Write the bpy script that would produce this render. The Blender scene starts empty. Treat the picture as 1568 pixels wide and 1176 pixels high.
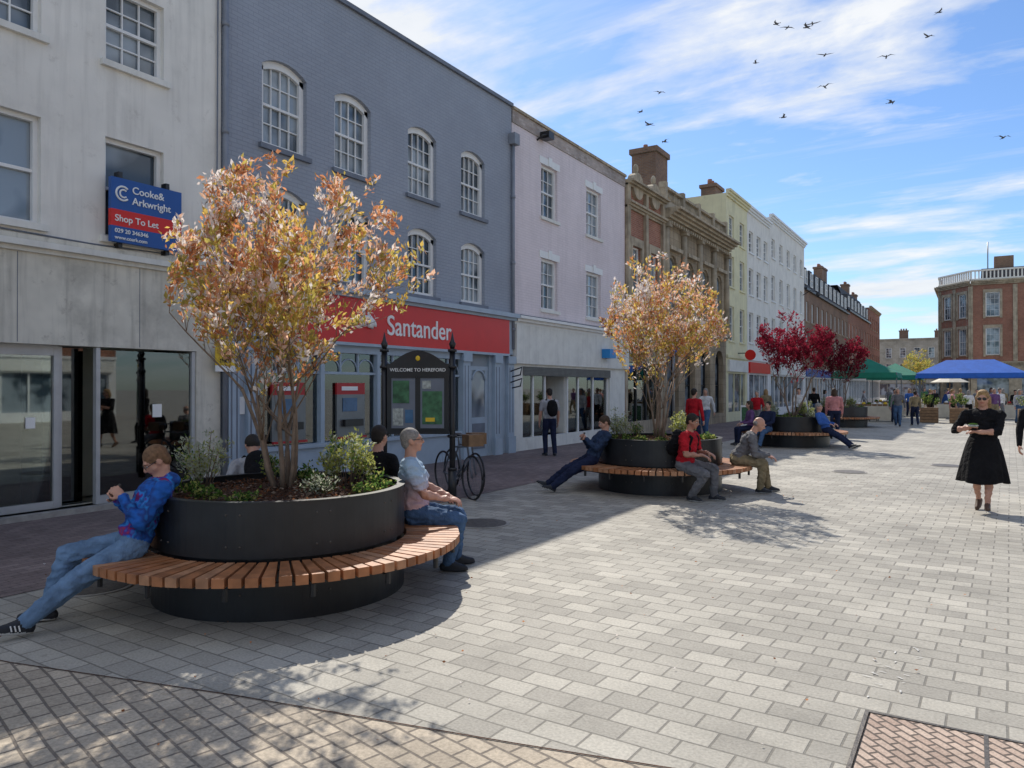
import bpy, math, random, time
import numpy as np
from mathutils import Vector, Matrix
from mathutils import noise as mn
T0=time.time()
random.seed(11); rng=np.random.default_rng(11)
scene=bpy.context.scene
COL=scene.collection
# ------------------------------------------------------------ materials
def nm(name):
    m=bpy.data.materials.new(name); m.use_nodes=True
    return m,m.node_tree,m.node_tree.nodes['Principled BSDF']
def setc(b,col,rough,metal=0,spec=.5):
    b.inputs['Base Color'].default_value=(*col,1); b.inputs['Roughness'].default_value=rough
    b.inputs['Metallic'].default_value=metal; b.inputs['Specular IOR Level'].default_value=spec
def noise(nt,vec,scale,detail=2,rough=.6):
    n=nt.nodes.new('ShaderNodeTexNoise'); n.inputs['Scale'].default_value=scale
    n.inputs['Detail'].default_value=detail; n.inputs['Roughness'].default_value=rough
    nt.links.new(vec,n.inputs['Vector']); return n.outputs['Fac']
def mrange(nt,v,a,b,c,d):
    n=nt.nodes.new('ShaderNodeMapRange'); n.clamp=True
    for k,x in zip(('From Min','From Max','To Min','To Max'),(a,b,c,d)): n.inputs[k].default_value=x
    nt.links.new(v,n.inputs['Value']); return n.outputs['Result']
def mixc(nt,fac,a,b,mode='MIX'):
    n=nt.nodes.new('ShaderNodeMixRGB'); n.blend_type=mode
    for k,v in (('Fac',fac),('Color1',a),('Color2',b)):
        if isinstance(v,(int,float)): n.inputs[k].default_value=v
        elif isinstance(v,tuple): n.inputs[k].default_value=(*v,1)
        else: nt.links.new(v,n.inputs[k])
    return n.outputs['Color']
def geo(nt): return nt.nodes.new('ShaderNodeNewGeometry').outputs['Position']
def scaled(nt,vec,s,rotz=0):
    n=nt.nodes.new('ShaderNodeMapping'); n.inputs['Scale'].default_value=s
    n.inputs['Rotation'].default_value=(0,0,rotz)
    nt.links.new(vec,n.inputs['Vector']); return n.outputs['Vector']
def bump(nt,b,h,strength,dist=.01,prev=None):
    n=nt.nodes.new('ShaderNodeBump'); n.inputs['Strength'].default_value=strength; n.inputs['Distance'].default_value=dist
    nt.links.new(h,n.inputs['Height'])
    if prev is not None: nt.links.new(prev,n.inputs['Normal'])
    nt.links.new(n.outputs['Normal'],b.inputs['Normal']); return n.outputs['Normal']
def simple(name,col,rough=.6,var=.2,scale=5,bmp=0,bscale=60,metal=0,spec=.4,streak=0,bdist=.01):
    m,nt,b=nm(name); setc(b,col,rough,metal,spec); p=geo(nt)
    f=noise(nt,p,scale)
    g=mrange(nt,f,.3,.7,1-var,1+var*.4)
    c=mixc(nt,1.0,col,g,'MULTIPLY')
    if streak:
        sv=scaled(nt,p,(5,5,.35)); s=mrange(nt,noise(nt,sv,1.6,3),.5,.75,1,1-streak)
        c=mixc(nt,1.0,c,s,'MULTIPLY')
        s2=mrange(nt,noise(nt,p,.9,5,.7),.52,.72,1,1-streak); c=mixc(nt,1.0,c,s2,'MULTIPLY')
        s3=mrange(nt,noise(nt,p,3.1,5,.75),.60,.68,0,streak*1.6); c=mixc(nt,s3,c,(.33,.30,.25))
    nt.links.new(c,b.inputs['Base Color'])
    if bmp: bump(nt,b,noise(nt,p,bscale,3),bmp,bdist)
    return m
def brickmat(name,c1,c2,cm,w,h,ms,plane='wall',bmp=.5,var=.3,rot=0,rough=.8,streak=0,bdist=.006,grain=150,warp=0,spots=0):
    m,nt,b=nm(name); setc(b,c1,rough,0,.3); p=geo(nt)
    if plane=='wall':
        sx=nt.nodes.new('ShaderNodeSeparateXYZ'); nt.links.new(p,sx.inputs[0])
        ad=nt.nodes.new('ShaderNodeMath'); nt.links.new(sx.outputs[0],ad.inputs[0]); nt.links.new(sx.outputs[1],ad.inputs[1])
        cb=nt.nodes.new('ShaderNodeCombineXYZ'); nt.links.new(ad.outputs[0],cb.inputs[0]); nt.links.new(sx.outputs[2],cb.inputs[1]); v=cb.outputs[0]
    else: v=scaled(nt,p,(1,1,1),rot)
    if warp:
        nn=nt.nodes.new('ShaderNodeTexNoise'); nn.inputs['Scale'].default_value=1.3; nn.inputs['Detail'].default_value=1; nt.links.new(p,nn.inputs['Vector'])
        vm=nt.nodes.new('ShaderNodeVectorMath'); vm.operation='SCALE'; nt.links.new(nn.outputs['Color'],vm.inputs[0]); vm.inputs['Scale'].default_value=warp
        va=nt.nodes.new('ShaderNodeVectorMath'); nt.links.new(v,va.inputs[0]); nt.links.new(vm.outputs[0],va.inputs[1]); v=va.outputs[0]
    t=nt.nodes.new('ShaderNodeTexBrick'); nt.links.new(v,t.inputs['Vector'])
    for k,x in (('Scale',1),('Mortar Size',ms),('Mortar Smooth',.4),('Brick Width',w),('Row Height',h),('Bias',0)): t.inputs[k].default_value=x
    t.inputs['Color1'].default_value=(*c1,1); t.inputs['Color2'].default_value=(*c2,1); t.inputs['Mortar'].default_value=(*cm,1)
    g=mrange(nt,noise(nt,p,.55,4,.65),.3,.7,1-var,1+var*.5)
    c=mixc(nt,1.0,t.outputs['Color'],g,'MULTIPLY')
    gr=noise(nt,p,grain,2)
    g2=mrange(nt,gr,.3,.7,1-var*.8,1+var*.5); c=mixc(nt,1.0,c,g2,'MULTIPLY')
    if spots:
        s=mrange(nt,noise(nt,p,9,2,.5),.68,.72,1,1-spots); c=mixc(nt,1.0,c,s,'MULTIPLY')
        s=mrange(nt,noise(nt,p,2.3,4,.7),.5,.75,1,1-spots*.8); c=mixc(nt,1.0,c,s,'MULTIPLY')
    if streak:
        s=mrange(nt,noise(nt,scaled(nt,p,(4,4,.3)),1.6,3),.45,.75,1,1-streak); c=mixc(nt,1.0,c,s,'MULTIPLY')
    nt.links.new(c,b.inputs['Base Color'])
    inv=mrange(nt,t.outputs['Fac'],0,1,1,0)
    hh=nt.nodes.new('ShaderNodeMath'); hh.operation='MULTIPLY_ADD'; nt.links.new(gr,hh.inputs[0]); hh.inputs[1].default_value=.35; nt.links.new(inv,hh.inputs[2])
    bump(nt,b,hh.outputs[0],bmp,bdist)
    return m
def leafmat(name,col,tr=.5,var=.3):
    m,nt,b=nm(name); nt.nodes.remove(b); p=geo(nt)
    g=mrange(nt,noise(nt,p,9,2),.3,.7,1-var,1+var*.5); c=mixc(nt,1.0,col,g,'MULTIPLY')
    d=nt.nodes.new('ShaderNodeBsdfDiffuse'); nt.links.new(c,d.inputs['Color'])
    t=nt.nodes.new('ShaderNodeBsdfTranslucent'); nt.links.new(c,t.inputs['Color'])
    mx=nt.nodes.new('ShaderNodeMixShader'); mx.inputs[0].default_value=tr
    out=nt.nodes['Material Output']; nt.links.new(d.outputs[0],mx.inputs[1]); nt.links.new(t.outputs[0],mx.inputs[2]); nt.links.new(mx.outputs[0],out.inputs['Surface'])
    return m
def glassmat(name,tint=(.66,.72,.70)):
    m=bpy.data.materials.new(name); m.use_nodes=True; nt=m.node_tree; nt.nodes.clear()
    o=nt.nodes.new('ShaderNodeOutputMaterial'); t=nt.nodes.new('ShaderNodeBsdfTransparent'); t.inputs[0].default_value=(*tint,1)
    g=nt.nodes.new('ShaderNodeBsdfGlossy'); g.inputs['Roughness'].default_value=.02; g.inputs['Color'].default_value=(.9,.95,.95,1)
    f=nt.nodes.new('ShaderNodeFresnel'); f.inputs[0].default_value=2.2
    mx=nt.nodes.new('ShaderNodeMixShader'); nt.links.new(f.outputs[0],mx.inputs[0]); nt.links.new(t.outputs[0],mx.inputs[1]); nt.links.new(g.outputs[0],mx.inputs[2]); nt.links.new(mx.outputs[0],o.inputs[0])
    return m
def rampmat(name,stops,scale,rough=.8,bscale=14,bmp=.6):
    m,nt,b=nm(name); setc(b,(0,0,0),rough,0,.2); p=geo(nt)
    r=nt.nodes.new('ShaderNodeValToRGB'); e=r.color_ramp.elements
    while len(e)<len(stops): e.new(.5)
    for i,(q,c) in enumerate(stops): e[i].position=q; e[i].color=(*c,1)
    nt.links.new(noise(nt,p,scale,3),r.inputs[0]); nt.links.new(r.outputs[0],b.inputs['Base Color'])
    bump(nt,b,noise(nt,p,bscale,3),bmp,.02); return m
M={}
M['white_render']=simple('white_render',(.80,.775,.71),.85,.08,1.5,.3,30,streak=.13)
M['dirty_render']=simple('dirty_render',(.70,.665,.57),.85,.16,2.2,.3,30,streak=.30)
M['grey_brick']=brickmat('painted_grey_brick',(.315,.345,.40),(.33,.36,.415),(.275,.30,.35),.225,.075,.008,bmp=.5,var=.12,rough=.6)
M['pink_brick']=brickmat('painted_pink_brick',(.76,.67,.68),(.79,.70,.71),(.68,.60,.61),.225,.075,.008,bmp=.45,var=.10,rough=.7,streak=.1)
M['old_brick']=brickmat('parapet_brick',(.42,.33,.29),(.58,.50,.46),(.45,.42,.38),.225,.075,.01,bmp=.6,var=.4)
M['red_brick']=brickmat('red_brick',(.32,.11,.065),(.40,.16,.095),(.34,.28,.22),.225,.075,.01,bmp=.5,var=.3)
M['brown_brick']=brickmat('brown_brick',(.22,.12,.08),(.30,.17,.10),(.25,.22,.18),.225,.075,.01,bmp=.5,var=.3)
M['ashlar']=brickmat('ashlar_stone',(.38,.30,.20),(.44,.35,.24),(.22,.17,.12),.7,.32,.008,bmp=.6,var=.4,streak=.4)
M['stone_trim']=simple('stone_trim',(.46,.38,.27),.85,.35,2,.4,25,streak=.4)
M['grey_stone']=brickmat('grey_stone',(.38,.34,.28),(.42,.38,.32),(.25,.22,.18),.6,.3,.01,bmp=.5,var=.35)
M['cream']=simple('cream_render',(.76,.71,.46),.8,.1,1.5,.2,30,streak=.12)
M['white_paint']=simple('white_paint',(.80,.80,.78),.5,.06,3,.1,40)
M['offwhite']=simple('offwhite_paint',(.76,.75,.69),.6,.10,3,.1,40,streak=.12)
M['sill_grey']=simple('sill_grey_paint',(.17,.19,.23),.6,.15,3)
M['shop_blue']=simple('shopfront_blue_grey_paint',(.38,.46,.54),.5,.1,3)
M['black_metal']=simple('black_metal',(.015,.015,.017),.35,.2,6,metal=0,spec=.5)
M['planter_metal']=simple('planter_steel',(.022,.024,.027),.38,.35,3,.05,80,metal=.2,spec=.5)
M['grey_metal']=simple('grey_metal',(.2,.21,.22),.4,.1,5,metal=.7)
M['alum']=simple('aluminium_frame',(.48,.49,.50),.4,.1,5,metal=.3)
M['pipe']=simple('drainpipe_paint',(.24,.26,.30),.5,.15,5)
M['slate']=brickmat('roof_slate',(.07,.075,.085),(.1,.1,.11),(.03,.03,.035),.3,.2,.01,bmp=.5,var=.3)
M['red_sign']=simple('red_sign',(.66,.018,.014),.35,.05,3)
M['red_poster']=simple('red_poster',(.45,.02,.025),.4,.1,3)
M['white_sign']=simple('white_lettering',(.85,.85,.83),.4,.02,3)
M['blue_sign']=simple('blue_sign',(.015,.09,.33),.4,.05,3)
M['sky_blue_sign']=simple('sky_blue_sign',(.03,.25,.6),.4,.05,3)
M['yellow_sign']=simple('yellow_sign',(.75,.5,.03),.5,.05,3)
M['green_poster']=simple('green_poster',(.06,.17,.08),.5,.6,9)
M['paper']=simple('paper_notice',(.42,.45,.42),.6,.5,18)
M['screen']=simple('screen_blue',(.06,.15,.28),.2,.3,5)
M['interior']=simple('shop_interior',(.22,.21,.19),.9,.4,1.5)
M['interior_floor']=simple('shop_floor',(.42,.41,.36),.6,.25,1.2)
M['shutter']=simple('roller_shutter',(.17,.17,.16),.6,.2,4)
M['glass']=glassmat('shop_glass')
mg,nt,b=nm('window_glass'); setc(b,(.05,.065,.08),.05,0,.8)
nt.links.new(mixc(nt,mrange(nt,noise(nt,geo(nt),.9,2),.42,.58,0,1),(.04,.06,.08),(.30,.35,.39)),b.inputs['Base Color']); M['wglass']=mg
M['teal']=simple('green_canvas',(.005,.18,.11),.7,.15,3)
M['blue_canvas']=simple('blue_canvas',(.02,.12,.5),.7,.15,3)
M['beige_canvas']=simple('beige_canvas',(.6,.55,.45),.7,.15,3)
M['bark']=simple('tree_bark',(.24,.175,.125),.85,.4,9,.6,60)
M['mulch']=simple('bark_mulch',(.10,.045,.025),.95,.6,40,1.0,55,bdist=.04)
M['wood']=simple('bench_hardwood',(.42,.17,.07),.5,.4,7,.3,40,spec=.4)
M['wood2']=simple('bench_hardwood_pale',(.50,.25,.13),.55,.4,7,.3,40,spec=.4)
M['crate_wood']=simple('crate_wood',(.25,.15,.08),.7,.3,7)
M['leaf_copper']=leafmat('leaf_copper',(.74,.33,.16),.55); M['leaf_peach']=leafmat('leaf_peach',(.86,.56,.40),.55)
M['leaf_olive']=leafmat('leaf_olive',(.55,.46,.12),.55); M['leaf_gold']=leafmat('leaf_gold',(.76,.54,.14),.55); M['blossom']=leafmat('blossom_white',(.90,.83,.79),.45,.08)
M['leaf_brown']=leafmat('leaf_brown',(.28,.12,.06))
M['leaf_red']=leafmat('leaf_crimson',(.36,.03,.06)); M['leaf_red2']=leafmat('leaf_dark_red',(.17,.015,.03))
M['leaf_green']=leafmat('leaf_green',(.12,.22,.05)); M['leaf_lime']=leafmat('leaf_lime',(.46,.48,.14))
M['leaf_silver']=leafmat('leaf_silver',(.50,.53,.40)); M['leaf_dk']=leafmat('leaf_dark_green',(.04,.08,.025))
M['skin']=simple('skin',(.52,.28,.20),.5,.1,12); M['skin2']=simple('skin_tanned',(.42,.21,.14),.5,.1,12)
M['lips']=simple('lips',(.4,.12,.1),.5); M['eye']=simple('eye_dark',(.03,.02,.02),.2); M['eyew']=simple('eye_white',(.7,.68,.65),.3)
def cloth(n,c,var=.3): return simple('cloth_'+n,c,.85,var,8,.9,13,spec=.15,bdist=.03)
for n,c in dict(jeans=(.07,.13,.24),jeans_light=(.15,.24,.37),navy=(.018,.025,.06),black=(.01,.01,.012),grey=(.16,.16,.17),lightgrey=(.4,.4,.42),red=(.45,.015,.025),
    pink=(.55,.24,.24),blue=(.05,.13,.4),khaki=(.25,.2,.12),white=(.7,.7,.7),purple=(.16,.08,.2),green=(.05,.14,.07),darkblue=(.03,.05,.1)).items(): M[n]=cloth(n,c)
M['tiedye']=rampmat('cloth_tie_dye',[(.0,(.01,.02,.12)),(.40,(.02,.12,.45)),(.48,(.02,.05,.2)),(.53,(.03,.22,.6)),(.575,(.09,.03,.25)),(.61,(.30,.03,.07)),(.65,(.02,.05,.25))],4.2)
m,nt,b=nm('cloth_dip_dye'); setc(b,(.3,.4,.5),.85,0,.15); p=geo(nt); sx=nt.nodes.new('ShaderNodeSeparateXYZ'); nt.links.new(p,sx.inputs[0])
f=mrange(nt,sx.outputs[2],.62,.95,0,1); nt.links.new(mixc(nt,f,(.66,.45,.47),(.36,.48,.60)),b.inputs['Base Color']); bump(nt,b,noise(nt,p,12,3),.9,.03); M['dipdye']=m
for n,c in dict(hair_ginger=(.20,.11,.055),hair_grey=(.27,.25,.23),hair_dark=(.02,.014,.01),hair_brown=(.06,.035,.02),hair_blond=(.35,.22,.1)).items(): M[n]=simple(n,c,.7,.4,40,.6,120)
M['shoe_dark']=simple('shoe_dark',(.02,.022,.028),.6); M['sole_white']=simple('shoe_sole',(.5,.5,.48),.7); M['shoe_brown']=simple('shoe_brown',(.1,.06,.04),.6)
# ground
M['setts']=brickmat('granite_setts',(.34,.318,.275),(.485,.455,.39),(.225,.21,.18),.27,.18,.008,'ground',bmp=.5,var=.26,rot=math.radians(2),rough=.75,bdist=.006,grain=60,warp=.03,spots=.2)
M['pavers']=brickmat('dark_pavers',(.20,.15,.14),(.27,.21,.195),(.12,.10,.095),.2,.1,.006,'ground',bmp=.4,var=.3,rot=math.radians(90),rough=.8,grain=90,warp=.02,spots=.2)
M['buff_bricks']=brickmat('buff_bricks',(.58,.49,.375),(.44,.37,.285),(.22,.185,.15),.17,.11,.009,'ground',bmp=.7,var=.3,rot=math.radians(14),rough=.8,grain=60,warp=.05,spots=.22)
M['cover_brick']=brickmat('cover_bricks',(.45,.33,.26),(.58,.45,.36),(.14,.11,.09),.11,.055,.008,'ground',bmp=.8,var=.3,rot=math.radians(45),rough=.8,grain=80,spots=.2)
M['kerb']=simple('granite_edging',(.36,.34,.31),.8,.25,8,.3,60)
M['steel']=simple('cast_steel',(.14,.125,.11),.55,.4,20,.4,60,metal=.6)
M['chalk']=simple('paint_marking',(.60,.59,.56),.8,.3,30)

# ------------------------------------------------------------ builder
def boxvf(x0,x1,y0,y1,z0,z1):
    v=[(x0,y0,z0),(x1,y0,z0),(x1,y1,z0),(x0,y1,z0),(x0,y0,z1),(x1,y0,z1),(x1,y1,z1),(x0,y1,z1)]
    return v,[(0,3,2,1),(4,5,6,7),(0,1,5,4),(1,2,6,5),(2,3,7,6),(3,0,4,7)]
def frame(d):
    d=Vector(d).normalized(); a=Vector((0,0,1)) if abs(d.z)<.9 else Vector((1,0,0))
    x=d.cross(a).normalized(); y=d.cross(x); return x,y,d
def tubevf(pts,rad,n=8,caps=True):
    V=[];F=[]; pts=[Vector(p) for p in pts]
    x=None
    for i,p in enumerate(pts):
        d=(pts[min(i+1,len(pts)-1)]-pts[max(i-1,0)])
        if d.length<1e-9: d=Vector((0,0,1))
        d.normalize()
        if x is None: x,y,_=frame(d)
        else:
            x=(x-d*x.dot(d)).normalized(); y=d.cross(x)
        for k in range(n):
            a=2*math.pi*k/n; V.append(p+(x*math.cos(a)+y*math.sin(a))*rad[i])
    for i in range(len(pts)-1):
        for k in range(n):
            a=i*n+k; b_=i*n+(k+1)%n; F.append((a,b_,b_+n,a+n))
    if caps: F.append(tuple(range(n-1,-1,-1))); F.append(tuple(range((len(pts)-1)*n,len(pts)*n)))
    return V,F
def ellvf(c,R,r,n=14,m=9):
    V=[];F=[]; c=Vector(c)
    V.append(c-R[2]*r[2])
    for j in range(1,m):
        ph=-math.pi/2+math.pi*j/m
        for k in range(n):
            a=2*math.pi*k/n
            V.append(c+R[0]*(r[0]*math.cos(ph)*math.cos(a))+R[1]*(r[1]*math.cos(ph)*math.sin(a))+R[2]*(r[2]*math.sin(ph)))
    V.append(c+R[2]*r[2]); L=len(V)-1
    for k in range(n):
        F.append((0,1+(k+1)%n,1+k)); F.append((L,L-n+k,L-n+(k+1)%n))
    for j in range(m-2):
        for k in range(n):
            a=1+j*n+k;b_=1+j*n+(k+1)%n; F.append((a,b_,b_+n,a+n))
    return V,F
def capvf(p0,p1,r0,r1,n=12,m=3):
    p0=Vector(p0);p1=Vector(p1); d=p1-p0
    if d.length<1e-6: d=Vector((0,0,1e-4))
    u=d.normalized(); pts=[];rad=[]
    for j in range(m): a=math.pi/2*j/m; pts.append(p0-u*r0*math.cos(a)); rad.append(max(r0*math.sin(a),r0*.08))
    pts+=[p0,p1]; rad+=[r0,r1]
    for j in range(m-1,-1,-1): a=math.pi/2*j/m; pts.append(p1+u*r1*math.cos(a)); rad.append(max(r1*math.sin(a),r1*.08))
    return tubevf(pts,rad,n)
I3=(Vector((1,0,0)),Vector((0,1,0)),Vector((0,0,1)))
class Grp:
    def __init__(s,name,loc=(0,0,0),rot=0,off=0,scale=1):
        e=bpy.data.objects.new(name,None); e.empty_display_size=.3; COL.objects.link(e)
        e.location=loc; e.rotation_euler=(0,0,rot); e.scale=(scale,)*3; s.e=e; s.off=off; s.P={}
    def add(s,part,mat,V,F,smooth=False):
        k=(part,mat); q=s.P.setdefault(k,([],[],[smooth])); o=len(q[0])
        q[0].extend((v[0]-s.off,v[1],v[2]) for v in V); q[1].extend(tuple(i+o for i in f) for f in F)
    def box(s,part,mat,x0,x1,y0,y1,z0,z1): s.add(part,mat,*boxvf(x0,x1,y0,y1,z0,z1))
    def tube(s,part,mat,pts,rad,n=10):
        if not isinstance(rad,(list,tuple)): rad=[rad]*len(pts)
        s.add(part,mat,*tubevf(pts,rad,n),smooth=True)
    def ell(s,part,mat,c,r,R=I3): s.add(part,mat,*ellvf(c,R,r),smooth=True)
    def obj(s,name,me):
        o=bpy.data.objects.new(name,me); COL.objects.link(o); o.parent=s.e; return o
    def text(s,body,size,pos,mat,ext=.01,rot=(math.pi/2,0,0),name='lettering',sx=1,align='CENTER'):
        c=bpy.data.curves.new(name,'FONT'); c.body=body; c.size=size; c.extrude=ext; c.align_x=align; c.offset=size*.006
        c.materials.append(M[mat]); o=s.obj(name,c); o.location=(pos[0]-s.off,pos[1],pos[2]); o.rotation_euler=rot; o.scale=(sx,1,1)
    def finish(s,bevel=0):
        used={}
        for (part,mat),(V,F,sm) in s.P.items():
            n=part if part not in used else part+'_'+mat
            used[part]=1
            me=bpy.data.meshes.new(n); me.from_pydata([tuple(v) for v in V],[],F); me.materials.append(M[mat]); me.update()
            if sm[0]: me.polygons.foreach_set('use_smooth',[True]*len(me.polygons))
            s.obj(n,me)
        return s.e
def ring(G,part,mat,c,r0,r1,z0,z1,n=96,a0=0,a1=2*math.pi):
    V=[];F=[]
    full=abs(a1-a0-2*math.pi)<1e-6; N=n if full else n+1
    for i in range(N):
        a=a0+(a1-a0)*i/n
        for r,z in ((r0,z0),(r1,z0),(r1,z1),(r0,z1)): V.append((c[0]+r*math.cos(a),c[1]+r*math.sin(a),z))
    for i in range(n):
        j=(i+1)%N
        for k in range(4): F.append((i*4+k,i*4+(k+1)%4,j*4+(k+1)%4,j*4+k)[::-1])
    G.add(part,mat,V,F)

# ------------------------------------------------------------ walls/windows
def wall(G,mat,x0,x1,z0,z1,holes,y=0,reveal=.14,part='front_wall'):
    xs=sorted({x0,x1,*[h[0] for h in holes],*[h[1] for h in holes]}); zs=sorted({z0,z1,*[h[2] for h in holes],*[h[3] for h in holes]})
    xs=[x for x in xs if x0<=x<=x1]; zs=[z for z in zs if z0<=z<=z1]
    V=[];F=[]
    def q(a,b,c,d): o=len(V); V.extend([a,b,c,d]); F.append((o,o+1,o+2,o+3))
    for i in range(len(xs)-1):
        for j in range(len(zs)-1):
            cx=(xs[i]+xs[i+1])/2; cz=(zs[j]+zs[j+1])/2
            if any(h[0]<cx<h[1] and h[2]<cz<h[3] for h in holes): continue
            q((xs[i],y,zs[j]),(xs[i+1],y,zs[j]),(xs[i+1],y,zs[j+1]),(xs[i],y,zs[j+1]))
    for h in holes:
        a,b_,c,d=h[:4]; r=reveal; arch=h[4] if len(h)>4 else 0
        q((a,y,c),(a,y,d-arch),(a,y+r,d-arch),(a,y+r,c)); q((b_,y,d-arch),(b_,y,c),(b_,y+r,c),(b_,y+r,d-arch)); q((b_,y,c),(a,y,c),(a,y+r,c),(b_,y+r,c))
        if not arch: q((a,y,d),(b_,y,d),(b_,y+r,d),(a,y+r,d))
        else:
            N=12; w=b_-a; pts=[]
            for i in range(N+1):
                x=a+w*i/N; pts.append((x,archz(x,a,b_,d,arch)))
            for i in range(N):
                (xa,za),(xb,zb)=pts[i],pts[i+1]
                q((xa,y,za),(xb,y,zb),(xb,y,d),(xa,y,d)); q((xa,y,za),(xa,y+r,za),(xb,y+r,zb),(xb,y,zb))
    G.add(part,mat,V,F)
def archz(x,a,b,d,rise):
    w=(b-a)/2; t=(x-(a+b)/2); R=(w*w+rise*rise)/(2*rise); return d-R+math.sqrt(max(R*R-t*t,0))
def window(G,x0,x1,z0,z1,cols=3,rows=2,arch=0,fm='white_paint',y=.14,fw=.07,sill='white_paint',glass='wglass',sash=True,sd=.07):
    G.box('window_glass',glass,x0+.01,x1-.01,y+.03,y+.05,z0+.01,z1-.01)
    f='window_frames'
    G.box(f,fm,x0,x0+fw,y-.05,y+.02,z0,z1-arch); G.box(f,fm,x1-fw,x1,y-.05,y+.02,z0,z1-arch)
    G.box(f,fm,x0+fw,x1-fw,y-.05,y+.02,z0,z0+fw*.8)
    if arch:
        N=12; V=[];F=[]
        for i in range(N+1):
            x=x0+(x1-x0)*i/N; z=archz(x,x0,x1,z1,arch); 
            for yy,zz in ((y-.05,z),(y-.05,z-fw*1.3),(y+.02,z-fw*1.3)): V.append((x,yy,zz))
        for i in range(N):
            a=i*3; F+= [(a,a+1,a+4,a+3),(a+1,a+2,a+5,a+4)]
        G.add(f,fm,V,F)
    else: G.box(f,fm,x0+fw,x1-fw,y-.05,y+.02,z1-fw,z1)
    zm=(z0+z1-arch*.5)/2; 
    if sash: G.box(f,fm,x0+fw,x1-fw,y-.035,y+.025,zm-.022,zm+.022)
    mw=.010
    for i in range(1,cols):
        x=x0+fw+(x1-x0-2*fw)*i/cols; G.box(f,fm,x-mw,x+mw,y-.012,y+.022,z0+fw*.8,z1-.04)
    for (a,b_) in ((z0+fw,zm),(zm,z1-fw)):
        for j in range(1,rows):
            z=a+(b_-a)*j/rows; G.box(f,fm,x0+fw,x1-fw,y-.009,y+.021,z-mw,z+mw)
    if sill: G.box('window_sills',sill,x0-.08,x1+.08,-sd,y-.052,z0-.09,z0-.002)
def shell(G,mat,x0,x1,H,depth=9,shopz=3.2,roof='slate',lip=.0):
    V=[(x0,0,0),(x0,depth,0),(x0,depth,H),(x0,0,H),(x1,0,0),(x1,depth,0),(x1,depth,H),(x1,0,H)]
    G.add('side_walls',mat,V,[(0,3,2,1),(4,5,6,7),(1,2,6,5)])
    G.add('roof',roof,[(x0,.02,H-.25),(x1,.02,H-.25),(x1,depth/2,H+.3),(x0,depth/2,H+.3),(x1,depth,H-.3),(x0,depth,H-.3)],[(0,1,2,3),(3,2,4,5)])
    G.box('shop_interior','interior',x0+.05,x1-.05,3.6,3.7,0.01,shopz)
    G.box('shop_ceiling','offwhite',x0+.05,x1-.05,.3,3.6,shopz-.1,shopz)
    G.box('shop_floor','interior_floor',x0+.05,x1-.05,.3,3.6,0.01,.05)
def cornice(G,mat,x0,x1,z,h,out,part='cornice',steps=3):
    for i in range(steps):
        o=out*(i+1)/steps; G.box(part,mat,x0-.001*i,x1+.001*i,-o,.0,z+h*i/steps,z+h*(i+1)/steps)
FX=-10.7; R90=math.pi/2
def lbuild(name,y0): return Grp(name,(FX,y0,0),R90,off=y0)
def pipe(G,x,z0,z1,mat='pipe'):
    G.tube('drainpipe',mat,[(x,-.07,z0),(x,-.07,z1)],.045)
    for z in np.arange(z0+.5,z1,1.8): G.tube('drainpipe',mat,[(x,-.07,z),(x,-.07,z+.08)],.06)
    G.box('drain_hopper',mat,x-.13,x+.13,-.2,-.01,z1-.05,z1+.25)
def ring3(G,part,mat,c,r,t,n=28,a0=0,a1=2*math.pi):
    G.tube(part,mat,[(c[0]+r*math.cos(a0+(a1-a0)*i/n),c[1],c[2]+r*math.sin(a0+(a1-a0)*i/n)) for i in range(n+1)],t,6)

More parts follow.
